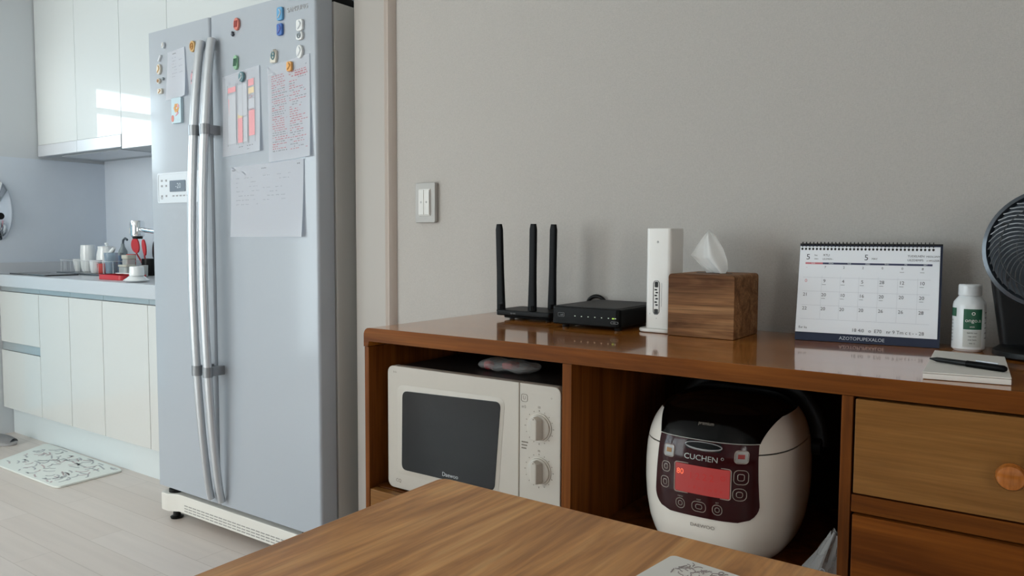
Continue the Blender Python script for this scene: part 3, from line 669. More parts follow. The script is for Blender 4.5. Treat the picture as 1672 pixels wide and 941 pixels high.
o = thing('rice_paddle', 'white flat rice paddle lying across the red tray edge', 'kitchen utensil', (-3.56, 1.915, Z+.022))
MB().prism(circ(-3.60, 1.915, .035, 20, .02), 'z', Z+.0225, Z+.027).build('blade', M['ceramic'], o, bevel=.0015)
MB().box(-3.57, -3.47, 1.908, 1.922, Z+.0225, Z+.0275).build('handle', M['ceramic'], o, bevel=.0015)
o = thing('saucer', 'white domed saucer on the counter beside the refrigerator', 'saucer', (-3.275, 1.81, CT1))
MB().lathe([(.028, Z), (.050, Z+.004), (.054, Z+.008), (.040, Z+.018), (.030, Z+.026), (.0001, Z+.027)], (-3.275, 1.81, 0), 32).build('plate', M['ceramic'], o)
o = thing('upturned_cup', 'white cup set upside down on the domed saucer', 'cup', (-3.272, 1.81, Z+.027))
MB().lathe([(.030, Z+.0275), (.031, Z+.033), (.029, Z+.066), (.026, Z+.068), (.0001, Z+.068)], (-3.272, 1.81, 0), 28).build('body', M['ceramic'], o)
# faucet
fa = thing('faucet', 'chrome wall faucet with a round filter head above the counter', 'faucet', (-3.69, KY-.008, 1.04))
MB().lathe([(.025, 1.046), (.031, 1.050), (.033, 1.06), (.033, 1.115), (.029, 1.124), (.0001, 1.126)], (-3.690, 2.05, 0), 26).build('filter_head', M['chrome'], fa)
MB().lathe([(.022, 1.036), (.024, 1.047)], (-3.690, 2.05, 0), 24).build('nozzle', M['dark'], fa)
MB().prism(rrect(-3.727, 1.075, .022, .034, .006), 'y', 2.035, 2.065).build('switch_lever', M['white'], fa, bevel=.003)
MB().tube([(-3.66, 2.05, 1.082), (-3.56, 2.05, 1.073), (-3.46, 2.06, 1.066), (-3.40, 2.10, 1.06), (-3.37, 2.2, 1.055), (-3.37, KY-.009, 1.055)], .011, 12).build('spout', M['chrome'], fa)
MB().lathe([(.03, KY-.022), (.033, KY-.009)], (-3.37, 0, 1.055), 24, 'y').build('wall_flange', M['chrome'], fa)
# round steel lid hanging on the left wall
ld = thing('pan_lid', 'oval polished steel lid hanging on the grey wall above the counter', 'lid', (LX+.009, 1.775, 1.18))
MB().lathe([(1.0, LX+.0085), (1.0, LX+.012), (.9, LX+.022), (.6, LX+.033), (.25, LX+.038), (.0001, LX+.039)], (0, 1.772, 1.180), 40, 'x', .070, .155).build('dome', M['chrome'], ld)
MB().lathe([(.012, LX+.038), (.008, LX+.05), (.018, LX+.055), (.018, LX+.062), (.0001, LX+.064)], (0, 1.762, 1.15), 18, 'x').build('knob', M['dark'], ld)

# ------------------------------------------------------------------ kitchen floor
mt = thing('floor_mat', 'pale kitchen floor mat with grey scribble print', 'mat', (-3.74, 1.64, 0), 0)
pts = [(-4.13, 1.795), (-3.375, 1.785), (-3.362, 1.492), (-3.965, 1.488)]
def MP(u, v):
    x = (pts[0][0]*(1-u)+pts[1][0]*u)*(1-v)+(pts[3][0]*(1-u)+pts[2][0]*u)*v; y = (pts[0][1]*(1-u)+pts[1][1]*u)*(1-v)+(pts[3][1]*(1-u)+pts[2][1]*u)*v
    return x, y
out = [MP(a, b) for a, b in rrect(.5, .5, 1.0, 1.0, .07, 5)]
MB().prism(out, 'z', .0005, .009).build('pad', M['mat'], mt, bevel=.002)
for nm, mm, cnt in (('grey_print', M['mat_print'], 75), ('mauve_print', M['mat_print2'], 30)):
    m = MB()
    for k in range(cnt):
        u, v = rn.uniform(.05, .90), rn.uniform(.06, .94); a = rn.uniform(-.6, .6); l = rn.uniform(.04, .12); bend = rn.uniform(-2.4, 2.4); P = []
        for i in range(7):
            u += l/6*math.cos(a); v += l/6*math.sin(a)*1.8; a += bend/6
            x, y = MP(min(.96, max(.04, u)), min(.95, max(.05, v))); P.append((x, y, .0092))
        m.sweep(P, [(-.0035, -.0004), (.0035, -.0004), (.0035, .0004), (-.0035, .0004)])
    m.build(nm, mm, mt)
def slipper(label, x, y, rz):
    o = thing('slipper', label, 'slipper', (x, y, 0), rz)
    P = [(.5*math.cos(a)*(.26), .5*math.sin(a)*.24*0+.13*math.sin(a)) for a in [2*PI*k/28 for k in range(28)]]
    MB().prism([(px*.42*(1+.12*py/.13)*1.0, py) for px, py in [(p[0]*.9, p[1]) for p in P]], 'z', .0005, .018).build('sole', M['slipper'], o, bevel=.004, local=True)
    MB().prism([(px*.36*(1+.12*py/.13)*.9, py*.9) for px, py in P], 'z', .0182, .0215).build('insole', M['slipper_in'], o, bevel=.001, local=True)
    def S(u, v):
        a = PI*u; yy = .02+.10*v; r = .048*(1-.45*v*v)
        return (r*math.cos(a), yy, .012+.040*(1-.5*v*v)*math.sin(a))
    MB().grid(S, 14, 8, .004).build('strap', M['slipper'], o, local=True)
    return o
slipper('grey slipper on the floor left of the mat', -4.365, 1.645, math.radians(-65))

# ------------------------------------------------------------------ light switch
sw = thing('light_switch', 'white rocker light switch in a pale grey wall plate', 'switch', (-1.488, WY, 1.147))
MB().prism(rrect(-1.486, 1.147, .075, .114, .005), 'y', WY-.014, WY-.0003).build('plate', M['offwhite'], sw, bevel=.003)
MB().prism(rrect(-1.486, 1.148, .043, .076, .002), 'y', WY-.0165, WY-.013).build('rocker_frame', M['rocker'], sw, bevel=.001)
for dx in (-.0103, .0103): MB().prism(rrect(-1.486+dx, 1.148, .0195, .070, .0015), 'y', WY-.0195, WY-.016).build('rocker', M['rocker'], sw, bevel=.001)
m = MB()
for dx in (-.0103, .0103): m.ring(circ(-1.486+dx, 1.148, .0028, 12), circ(-1.486+dx, 1.148, .0018, 12), 'y', WY-.0198, WY-.0193)
m.build('rocker_marks', M['port'], sw)

# ------------------------------------------------------------------ sideboard
SX, SY, SZ, SA = -1.2435, 1.198, .850, .8205
SR = .62; SHELF = .4945
sb = thing('sideboard', 'long glossy brown wooden sideboard with open bays and drawers', 'sideboard', (SX, SY, 0))
P = [(SX, SA-.012)]
for k in range(7):
    a = PI-PI/2*k/6; P.append((SX+.016+.016*math.cos(a), SZ-.016+.016*math.sin(a)))
P += [(SR, SZ), (SR, SA), (SX+.016, SA), (SX+.012, SA-.012)]
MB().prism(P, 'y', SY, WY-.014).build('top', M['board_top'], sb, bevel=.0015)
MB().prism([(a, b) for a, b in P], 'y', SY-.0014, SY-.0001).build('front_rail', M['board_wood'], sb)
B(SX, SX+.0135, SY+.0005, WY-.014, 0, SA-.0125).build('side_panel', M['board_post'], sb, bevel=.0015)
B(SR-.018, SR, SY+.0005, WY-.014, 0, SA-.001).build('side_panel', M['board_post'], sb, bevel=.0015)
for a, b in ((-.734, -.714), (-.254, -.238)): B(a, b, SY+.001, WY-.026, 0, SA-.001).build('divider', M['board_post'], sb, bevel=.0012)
B(SX+.0145, -.735, SY+.022, WY-.026, SHELF-.018, SHELF).build('shelf', M['board_inside_shaded'], sb, bevel=.001)
B(-.713, -.255, SY+.002, WY-.026, SHELF-.018, SHELF).build('shelf', M['board_inside_shaded'], sb, bevel=.001)
B(SX+.0145, SR-.019, WY-.0255, WY-.0145, .02, SA-.001).build('back_panel', M['board_back_shaded'], sb)
B(SX+.0145, SR-.019, SY+.02, WY-.026, .05, .068).build('bottom_panel', M['board_inside_shaded'], sb)
for z0, z1 in ((.6485, .6745), (.44, .466)): B(-.237, SR-.019, SY+.002, SY+.06, z0, z1).build('rail', M['board_wood'], sb, bevel=.0012)
def drawer(x0, x1, z0, z1, m, knob):
    d = B(x0, x1, SY-.001, SY+.019, z0, z1).build('drawer', m, sb, bevel=.0016)
    mb = MB().box(x0+.012, x0+.024, SY+.0195, WY-.05, z0+.008, z1-.02).box(x1-.024, x1-.012, SY+.0195, WY-.05, z0+.008, z1-.02).box(x0+.024, x1-.024, SY+.0195, WY-.05, z0+.008, z0+.016)
    mb.build('drawer_box', M['board_back_shaded'], d)
    if knob:
        kx, kz = knob
        MB().lathe([(.0001, SY-.030), (.008, SY-.0298), (.0150, SY-.0275), (.0182, SY-.021), (.0178, SY-.015), (.013, SY-.009), (.010, SY-.0015)], (kx, 0, kz), 32, 'y').build('knob', M['knob_wood'], d, label='round turned wooden knob')
drawer(-.2345, SR-.021, .6775, .8165, M['tan'], (-.041, .741))
drawer(-.2345, SR-.021, .469, .6455, M['brown_front'], (.193, .56))
drawer(-.2345, SR-.021, .07, .437, M['brown_front'], (.193, .26))
drawer(SX+.0165, -.737, .07, SHELF-.002, M['tan'], (-.985, .38))

# ------------------------------------------------------------------ microwave
MX0, MX1, MYF, MZ0, MZ1 = -1.1985, -.7515, 1.224, .4975, .768
mw = thing('microwave_oven', 'cream microwave oven with dark door and two dials', 'microwave', (-.975, 1.4, SHELF))
B(MX0+.004, MX1-.004, MYF+.021, 1.56, MZ0+.006, MZ1-.004).build('case', M['case'], mw, bevel=.004)
for x in (MX0+.04, MX1-.04):
    for y in (MYF+.05, 1.52): MB().lathe([(.012, SHELF+.0003), (.012, MZ0+.007)], (x, y, 0), 16).build('foot', M['dark'], mw)
XS = -.846
def outline(x0, x1, z0, z1, rl, rr):
    P = []
    for cx, cz, r, a0 in ((x1-rr, z1-rr, rr, 0), (x0+rl, z1-rl, rl, 90), (x0+rl, z0+rl, rl, 180), (x1-rr, z0+rr, rr, 270)):
        for k in range(6): a = math.radians(a0+18*k); P.append((cx+r*math.cos(a), cz+r*math.sin(a)))
    return P
# window opening: sides lean inwards towards the bottom right, rounded corners
def rpoly(cs, r, n=5):
    out = []; N = len(cs)
    for i in range(N):
        p, a, b = Vector(cs[i]), Vector(cs[i-1]), Vector(cs[(i+1) % N]); da, db = (a-p).normalized()*r, (b-p).normalized()*r
        for k in range(n+1):
            t = k/n; out.append(tuple((p+da)*(1-t)**2+p*2*t*(1-t)+(p+db)*t*t))
    return out
win = [(-1.152, .716), (-.8885, .7245), (-.9035, .5425), (-1.155, .5425)]
door = MB().prism(outline(MX0, XS-.0008, MZ0, MZ1, .016, .002), 'y', MYF, MYF+.020).build('door', M['cream'], mw, bevel=.0035, seg=3)
win_o = [(-1.170, .728), (-.880, .733), (-.896, .531), (-1.172, .531)]
a_, b_ = rpoly(win_o, .02), rpoly(win, .015)
m = MB(); n = len(a_); A = [m.bm.verts.new((p[0], MYF-.0004, p[1])) for p in a_]; B_ = [m.bm.verts.new((p[0], MYF-.0022, p[1])) for p in b_]
for i in range(n): m.face([A[i], A[(i+1) % n], B_[(i+1) % n], B_[i]])
m.build('window_surround', M['cream'], door)
MB().prism(rpoly(win, .014), 'y', MYF-.0030, MYF-.0004).build('window', M['mwglass'], door, bevel=.0008, label='dark tinted door glass')
MB().text('Daewoo', .0125, FR(-1.018, MYF-.0032, .5535), wide=1.0).build('lettering', M['logo'], door)
m = MB().text('CQ', .0105, FR(-1.166, MYF-.0003, .5155)).text('s-u', .008, FR(-1.176, MYF-.0003, .7555)); m.build('door_marks', M['print'], door)
pn = MB().prism(outline(XS+.0008, MX1, MZ0, MZ1, .002, .014), 'y', MYF, MYF+.020).build('control_panel', M['cream'], mw, bevel=.0035, seg=3)
for kz in (.6865, .602):
    kx = -.7995
    MB().lathe([(.0275, MYF-.0018), (.0275, MYF-.0003)], (kx, 0, kz), 36, 'y').build('dial_rim', M['cream_dark'], pn)
    kb = MB().lathe([(.0001, MYF-.0065), (.0225, MYF-.006), (.0245, MYF-.0045), (.025, MYF-.0018)], (kx, 0, kz), 40, 'y')
    kb = kb.build('dial', M['cream'], pn)
    g_ = MB().prism([(kx-.0065, kz-.021), (kx+.0065, kz-.021), (kx+.0065, kz+.018), (kx, kz+.0235), (kx-.0065, kz+.018)], 'y', MYF-.021, MYF-.006)
    for v in g_.bm.verts:
        if v.co.y > MYF-.010: v.co.x = kx+(v.co.x-kx)*2.0
    g_.build('dial_grip', M['cream'], pn, bevel=.002)
    m = MB()
    for k in range(16):
        a = 2*PI*k/16; r0, r1 = .0305, .0325 if k % 4 else .0335
        c, s = math.cos(a), math.sin(a); t_ = .0006
        m.prism([(kx+c*r0-s*t_, kz+s*r0+c*t_), (kx+c*r1-s*t_, kz+s*r1+c*t_), (kx+c*r1+s*t_, kz+s*r1-c*t_), (kx+c*r0+s*t_, kz+s*r0-c*t_)], 'y', MYF-.0004, MYF+.001)
    m.text('00', .0062, FR(kx, MYF-.0003, kz+.0385)); m.prism(circ(kx, kz+.019, .0012, 8), 'y', MYF-.0214, MYF-.02)
    m.build('dial_scale', M['print'], pn)
m = MB().ring(rrect(-.834, .7395, .015, .015, .004), rrect(-.834, .7395, .0135, .0135, .0035), 'y', MYF-.0004, MYF+.001)
m.text('U', .010, FR(-.834, MYF-.0003, .7395)).text('er2', .0075, FR(-.835, MYF-.0003, .7225))
for k in range(3): m.box(-.840, -.829+.002*k, MYF-.0004, MYF+.001, .640+.006*k, .6425+.006*k)
m.text('o', .006, FR(-.772, MYF-.0003, .746)).text('W rmw', .0062, FR(-.782, MYF-.0003, .5325))
m.build('panel_marks', M['print'], pn)
pk = thing('snack_packet', 'small clear and red packet lying on the microwave', 'packet', (-.945, 1.32, MZ1-.004))
def SP(u, v):
    a = 2*PI*u; t_ = v*2-1; r = math.sqrt(max(0, 1-t_**4))
    return (-.945+.075*t_, 1.33+.028*r*math.cos(a)*1.3, MZ1+.0095+.013*r*math.sin(a)+.002*math.sin(9*t_)*r)
MB().grid(SP, 18, 18).build('wrapper', M['film'], pk)
MB().lathe([(.0001, -.012), (.0085, -.008), (.0100, 0), (.0085, .008), (.0001, .012)], (0, 0, 0), 16).move(Matrix.Translation((-.988, 1.315, MZ1+.0085)) @ Matrix.Rotation(PI/2, 4, 'Y')).build('red_seal', M['red'], pk)
MB().prism(rrect(-.938, 1.325, .028, .03, .004), 'z', MZ1+.004, MZ1+.018).build('contents', M['redcloth'], pk, bevel=.004)

# ------------------------------------------------------------------ rice cooker
RCX, RCY, RA, RB = -.4835, 1.380, .1345, .160
prof = [(.4955, .70), (.500, .78), (.520, .875), (.55, .945), (.585, .985), (.62, 1.0), (.655, .998), (.685, .982), (.706, .955), (.728, .905), (.748, .83), (.764, .72), (.776, .56), (.783, .36), (.786, .0)]
prof = [(z if z < .7 else .7+(z-.7)*.87, q) for z, q in prof]; ZT = prof[-1][0]
def rs(z):
    for (a, s0), (b, s1) in zip(prof, prof[1:]):
        if a <= z <= b:
            t = (z-a)/(b-a); return s0+(s1-s0)*t
    return 0
def rc_ring(s, n=56, e=2.7):
    out = []
    for k in range(n):
        a = 2*PI*k/n; c, q = math.cos(a), math.sin(a)
        out.append((RCX+RA*s*math.copysign(abs(c)**(2/e), c), RCY+RB*s*math.copysign(abs(q)**(2/e), q)))
    return out
def smooth_levels(z0, z1, n):
    return [z0+(z1-z0)*k/n for k in range(n+1)]
def rsm(z):                                             # smoothed profile
    h = .006; z = min(max(z, .4955), ZT); a = [max(.4955, min(ZT, z+d)) for d in (-h, -h/2, 0, h/2, h)]
    return sum(rs(q) for q in a)/5 if z < ZT-.014 else rs(z)
def loft(levels, top=False):
    m = MB(); rows = []
    for z in levels:
        rows.append([m.bm.verts.new((x, y, z)) for x, y in rc_ring(max(rsm(z), .004))])
    for A, B2 in zip(rows, rows[1:]):
        for k in range(len(A)): m.face([A[k], A[(k+1) % len(A)], B2[(k+1) % len(A)], B2[k]])
    m.face(rows[0], True); m.face(rows[-1]); return m
def front(u, z, off=0):
    """point of the cooker's front skin at sideways offset u and height z"""
    u += .0105; s = max(rsm(z), .01); e = 2.7; q = min(.999, abs(u)/(RA*s))
    y = RCY-RB*s*(1-q**e)**(1/e)
    d = max(.0, 1)
    return Vector((RCX+u, y-off, z+off*(.0 if z < .7 else .8*min(1, (z-.7)/.07))))
rc = thing('rice_cooker', 'white electric rice cooker with wine-red panel and glowing red display', 'rice cooker', (RCX, RCY, SHELF))
SEAM = .694
loft(smooth_levels(.4958, SEAM-.0012, 26)).build('body', M['rc_white'], rc)
loft(smooth_levels(SEAM+.0012, ZT-.0005, 26)).build('lid', M['rc_white'], rc)
loft([SEAM-.004, SEAM+.004]).move(Matrix.Translation((RCX, RCY, 0)) @ Matrix.Diagonal((.985, .985, 1, 1)) @ Matrix.Translation((-RCX, -RCY, 0))).build('seam_gasket', M['dark'], rc)
def panel_patch(z0, z1, wfn, off, nz=24, nu=24):
    m = MB()
    m.grid(lambda a, c: front(wfn(z0+(z1-z0)*c)*(2*a-1), z0+(z1-z0)*c, off), nu, nz, .0012)
    return m
def wlow(z):                                            # half-width of the wine panel, rounded at its bottom corners
    t = (z-.582)/.030
    if t < 1: return .058+.030*math.sqrt(max(0, 1-(1-t)**2))
    return .088-.004*(z-.612)/.08
panel_patch(.582, .7105, wlow, .0022).build('control_panel', M['rc_wine'], rc, label='glossy wine-red control panel')
def whigh(z): return .0840+.016*((z-.711)/.04)**1.3
cap = panel_patch(.7115, .7515, whigh, .0022, 20)
rows = [[cap.bm.verts.new((x, y, z+.0012)) for x, y in rc_ring(max(rsm(z), .004)*1.006)] for z in smooth_levels(.744, ZT-.0002, 16)]
for A, B2 in zip(rows, rows[1:]):
    for k in range(len(A)): cap.face([A[k], A[(k+1) % len(A)], B2[(k+1) % len(A)], B2[k]])
cap.face(rows[-1])
cap.build('lid_cover', M['rc_black'], rc, label='glossy black lid cover')
def on(off): return lambda p: front(p.x-RCX, p.z, off)
def ringpath(cx, z, wd, ht, r, off, n=4): return [front(a, b, off) for a, b in rrect(cx, z, wd, ht, r, n)]
def fplate(cx, z, wd, ht, off, th=.001, nu=10, nz=6):
    return MB().grid(lambda a, c: front(cx+wd*(a-.5), z+ht*(c-.5), off), nu, nz, th)
fplate(.0, .6455, .093, .0475, .0036).build('display', M['rc_lcd'], rc, label='red backlit display')
MB().tube(ringpath(0, .6455, .096, .0505, .004, .0036), .0009, 6, closed=True, up=(0, 1, 0)).build('display_frame', M['rc_btn'], rc)
m = MB()
for k, ch in enumerate('1222'): m.text(ch, .016, FR(RCX-.018+.012*k, 0, .652), fn=on(.0052))
for k in range(7): m.text('r8n1m0x'[k], .008, FR(RCX-.020+.009*k, 0, .633), fn=on(.0052))
m.ring([(p[0], p[1]) for p in circ(RCX+.036, .655, .004, 12)], [(p[0], p[1]) for p in circ(RCX+.036, .655, .003, 12)], 'y', 0, .0001)
for v in m.bm.verts:
    if v.co.y > -.5 and v.co.y < .5: v.co = front(v.co.x-RCX, v.co.z, .0052)
m.build('display_digits', M['rc_seg'], rc)
MB().text('80', .013, FR(RCX-.037, 0, .656), fn=on(.0054)).build('display_time', M['rc_hot'], rc)
MB().text('CUCHEN', .0128, FR(RCX-.003, 0, .6825), fn=on(.0030), wide=1.12).tube(ringpath(.033, .686, .004, .004, .0019, .003), .0004, 5, closed=True, up=(0, 1, 0)).build('lettering', M['rc_btn_face'], rc, label='silver maker lettering')
MB().text('DAEWOO', .0085, FR(RCX+.0, 0, .5655), fn=on(.0008), wide=1.1).build('lower_lettering', M['print'], rc)
MB().text('premium', .0075, FR(RCX-.002, 0, .736), fn=on(.0032)).build('lid_lettering', M['print'], rc)
MB().grid(lambda a, c: front(.031*(1-.10*(2*c-1)**2)*(2*a-1), .7030+.0125*(c-.5)-.0015*(2*a-1)**2*(1-c), .0036), 16, 8, .002).build('open_button', M['dark'], rc, label='black lid release button')
P = [front(.031*math.cos(a), .7030+.0062*math.sin(a)*(1 if math.sin(a) < 0 else .9), .0042) for a in [2*PI*k/40 for k in range(40)]]
MB().tube(P, [.0010+.0012*max(0, -math.sin(2*PI*k/40)) for k in range(40)], 8, closed=True, up=(0, 1, 0)).build('button_rim', M['latch'], rc, label='chrome rim of the lid button')
def button(cx, z, wd, ht, face, icon, rr=.006):
    if face: fplate(cx, z, wd-.002, ht-.002, .0032, .0008, 5, 5).build('button', face, rc)
    b = MB().tube(ringpath(cx, z, wd, ht, rr, .0032), .0006, 6, closed=True, up=(0, 1, 0))
    if not face: b.tube(ringpath(cx, z, wd*.45, ht*.45, rr*.4, .0030), .0005, 5, closed=True, up=(0, 1, 0)); b.box(0, 0, 0, 0, 0, 0) if False else None
    b.build('button', M['rc_btn'], rc)
    if icon: fplate(cx, z+.001, wd*.5, ht*.35, .0041, .0004, 3, 3).build('button_icon', icon, rc)
button(-.061, .686, .019, .020, M['rc_btn_face'], M['rc_gold'], .004)
button(-.0655, .658, .016, .017, None, None); button(-.067, .631, .016, .019, None, None)
button(.0615, .6915, .020, .020, M['rc_btn_face'], M['rc_red'], .005)
button(.0625, .659, .021, .023, None, None, .007); button(.061, .6305, .020, .020, None, None, .008)
for cx in (-.037, -.004, .027): button(cx, .6005, .0155 if cx != -.004 else .024, .017, None, None, .007)
m = MB().text('MENU', .0035, FR(RCX-.037, 0, .6125), fn=on(.003)).text('KEEP', .0035, FR(RCX-.004, 0, .6125), fn=on(.003)).text('SET', .0035, FR(RCX+.027, 0, .6125), fn=on(.003)); m.build('button_marks', M['rc_btn'], rc)
# carrying handle: dark arch folded back over the lid
P = [(RCX+RA*1.03*math.cos(a), 1.455+.02*math.sin(a), .672+.122*math.sin(a)) for a in [PI*k/28 for k in range(29)]]
MB().sweep(P, ell(.034, .012, 12), up=(0, 1, 0)).build('carry_handle', M['dark'], rc)
for sx in (-1, 1): MB().lathe([(.016, RCX+sx*RA*.93), (.016, RCX+sx*(RA+.010)), (.010, RCX+sx*(RA+.012))], (0, 1.455, .672), 20, 'x').build('handle_pivot', M['dark'], rc)
# plastic bag beside the cooker
bg_ = thing('plastic_bag', 'crumpled clear plastic bag beside the rice cooker', 'bag', (-.30, 1.27, SHELF))
def BG(u, v):
    a = 2*PI*u; t_ = v
    r = (1-.80*t_**1.2)*(1+.13*math.sin(4*a+4*t_)+.05*math.sin(9*a-5*t_))
    x = -.298+.034*r*math.cos(a)+.026*t_; y = 1.270+.052*r*math.sin(a); z = SHELF+.001+.092*t_**1.1+.003*math.sin(5*a+3*t_)*t_
    return (min(x, -.258), max(y, 1.204), z)
MB().grid(BG, 42, 12).build('film', M['film'], bg_, angle=20)
MB().tube([(-.335, 1.222, SHELF+.012), (-.312, 1.214, SHELF+.033), (-.300, 1.216, SHELF+.041), (-.288, 1.213, SHELF+.022), (-.268, 1.212, SHELF+.004)], [.0015, .003, .0025, .003, .001], 6).build('folded_edge', M['film_white'], bg_)
MB().text('OOD', .012, Matrix.Translation((-.279, 1.2035, SHELF+.044)) @ Matrix.Rotation(PI/2, 4, 'X') @ Matrix.Rotation(math.radians(62), 4, 'Z')).build('bag_print', M['ink'], bg_)

# ------------------------------------------------------------------ on the sideboard: router, modem, tower
T = SZ+.0005
ro = thing('wifi_router', 'flat black router with three tall upright antennas', 'router', (-1.04, 1.57, SZ))
MB().prism(rrect(-1.040, 1.574, .166, .115, .012), 'z', SZ+.010, SZ+.024).prism(rrect(-1.036, 1.574, .140, .098, .012), 'z', SZ+.004, SZ+.0105).build('body', M['black'], ro, bevel=.003)
m = MB()
for x in (-1.09, -.985):
    for y in (1.545, 1.605): m.lathe([(.007, T), (.007, SZ+.006)], (x, y, 0), 14)
m.build('feet', M['dark'], ro)
def antenna(x, y, tx):
    path, pr = [], []
    for k in range(17):
        t = k/16; z = SZ+.020+.211*t; wd = .0185 if t > .45 else .0185+.0045*(1-t/.45)
        path.append((x+(tx-x)*t, y, z)); pr.append([(px*wd/.0155, py) for px, py in rrect(0, 0, .0155*(1 if t < .97 else .8), .0095*(1 if t < .97 else .7), .003, 3)])
    MB().sweep(path, pr, up=(0, 1, 0)).build('antenna', M['black_soft'], ro)
    MB().lathe([(.009, SZ+.020), (.009, SZ+.036)], (x, y, 0), 16).build('antenna_joint', M['black'], ro)
antenna(-1.113, 1.531, -1.120); antenna(-1.024, 1.534, -1.022); antenna(-1.012, 1.603, -1.009)
m = MB().box(-1.116, -1.1145, 1.5160, 1.518, SZ+.012, SZ+.020).text('tp-net', .006, FR(-1.068, 1.5162, SZ+.017)); m.build('front_marks', M['port'], ro)
mo = thing('modem', 'flat black modem box with small indicator lights', 'modem', (-.83, 1.55, SZ))
MB().prism(rrect(-.839, 1.5685, .170, .215, .010), 'z', SZ+.007, SZ+.047).build('case', M['black'], mo, bevel=.004)
MB().prism(rrect(-.839, 1.5685, .156, .200, .008), 'z', SZ+.0472, SZ+.0482).build('top_cover', M['blacktop'], mo)
for x in (-.90, -.77):
    for y in (1.485, 1.645): MB().lathe([(.008, T), (.009, SZ+.008)], (x, y, 0), 14).build('foot', M['dark'], mo)
yf = 1.4606
m = MB()
for k in range(7): m.box(-.864+k*.0165, -.8615+k*.0165, yf-.0004, yf+.001, SZ+.0270, SZ+.0282)
m.build('indicator_lights', M['led'], mo)
MB().box(-.7715, -.7665, yf-.0005, yf+.001, SZ+.0262, SZ+.0285).build('green_light', M['led_green'], mo, label='small green indicator light')
m = MB().ring(rrect(-.898, SZ+.029, .016, .0085, .001), rrect(-.898, SZ+.029, .0150, .0075, .001), 'y', yf-.0005, yf+.001)
m.text('usb', .0055, FR(-.896, yf-.0006, SZ+.029)).ring(rrect(-.766, SZ+.0185, .018, .005, .0024), rrect(-.766, SZ+.0185, .0168, .0038, .0018), 'y', yf-.0005, yf+.001).text('wps', .0036, FR(-.766, yf-.0006, SZ+.0185))
m.build('front_marks', M['port'], mo)
ck = tag(MB().tube([(-.934, 1.684-.0060, SZ+.0045)]+[(-.930+.026*math.cos(a), 1.6785, SZ+.030+.025*math.sin(a)) for a in [PI*(1.12-1.2*k/16) for k in range(17)]], .005, 10, up=(0, 1, 0)).build('cable', M['dark'], loc=(-.93, 1.67, SZ)), 'short black cable looping behind the modem box', 'cable')
to = thing('mesh_tower', 'tall white network tower with a port strip low on its front', 'network device', (-.69, 1.54, SZ))
TX0, TX1, TY0, TY1, TZ = -.7155, -.659, 1.503, 1.572, 1.069
MB().prism(rrect((TX0+TX1)/2-.002, (TY0+TY1)/2-.003, .082, .088, .02), 'z', T, SZ+.0085).build('base', M['white'], to, bevel=.003)
MB().prism(rrect((TX0+TX1)/2, (TY0+TY1)/2, TX1-TX0, TY1-TY0, .008), 'z', SZ+.008, TZ).build('tower', M['white'], to, bevel=.002, seg=2)
MB().ring(rrect(-.6905, .924, .0145, .072, .0072), rrect(-.6905, .924, .0125, .070, .0062), 'y', TY0-.0012, TY0+.001).build('strip_frame', M['port'], to)
m = MB().prism(rrect(-.6905, .951, .0075, .012, .002), 'y', TY0-.0006, TY0+.001)
for k, z in enumerate((.940, .934, .928, .921, .914, .908)): m.prism(rrect(-.6905+(.001 if k % 2 else -.001), z, .0055, .0032, .0008), 'y', TY0-.0005, TY0+.001)
m.prism(rrect(-.6905, .8935, .0088, .012, .002), 'y', TY0-.0006, TY0+.001)
m.build('ports', M['dark'], to)
m = MB().box(-.679, -.6784, TY0-.0003, TY0+.001, .905, .955).ring(circ(-.6885, 1.040, .0022, 12), circ(-.6885, 1.040, .0014, 12), 'y', TY0-.0004, TY0+.001).box(-.6888, -.6882, TY0-.0004, TY0+.001, 1.040, 1.0435)
m.box(-.705, -.7042, TY0-.0003, TY0+.001, .888, .890).box(-.69, -.6892, TY0-.0003, TY0+.001, .879, .881); m.build('front_marks', M['port'], to)

# ------------------------------------------------------------------ tissue box
tb = thing('tissue_box', 'brown wood-grain tissue box with rounded edges', 'tissue box', (-.58, 1.545, SZ))
BX0, BX1, BY0, BY1, BZ = -.651, -.5135, 1.474, 1.620, .9765
m = MB()
P = [(BX0, T)]
for k in range(7): a = PI-PI/2*k/6; P.append((BX0+.007+.007*math.cos(a), BZ-.007+.007*math.sin(a)))
for k in range(7): a = PI/2-PI/2*k/6; P.append((BX1-.007+.007*math.cos(a), BZ-.007+.007*math.sin(a)))
P.append((BX1, T))
MB().prism(P, 'y', BY0, BY1).build('box', M['tissue_wood'], tb, bevel=.001)
MB().prism(rrect(-.5815, 1.545, .075, .022, .010), 'z', BZ-.0002, BZ+.0006).build('slot', M['dark'], tb)
o = thing('tissue', 'white tissue sticking up out of the wooden tissue box', 'tissue', (-.578, 1.545, BZ))
def TS(u, v):
    # pointed sheet: narrow at the slot, widest a third of the way up, one tip at the top
    zb, zt = BZ+.0008, 1.066
    L = [(-.598, zb), (-.612, .990), (-.636, 1.013), (-.620, 1.036), (-.604, 1.056), (-.595, zt)]
    R = [(-.555, zb), (-.5525, .986), (-.5545, 1.004), (-.562, 1.026), (-.578, 1.052), (-.593, zt)]
    q = v*5; i = min(4, int(q)); t = q-i
    lx = L[i][0]*(1-t)+L[i+1][0]*t; lz = L[i][1]*(1-t)+L[i+1][1]*t; rx = R[i][0]*(1-t)+R[i+1][0]*t; rz = R[i][1]*(1-t)+R[i+1][1]*t
    x = lx*(1-u)+rx*u; z = lz*(1-u)+rz*u
    y = 1.545+.012*math.sin(5.5*u+1.5*v)*(1-.6*v)+.004*math.sin(13*u+6*v)-.010*math.sin(PI*u)*math.sin(PI*v)
    return (x, y, z)
MB().grid(TS, 30, 30, .0006).build('sheet', M['tissue'], o)

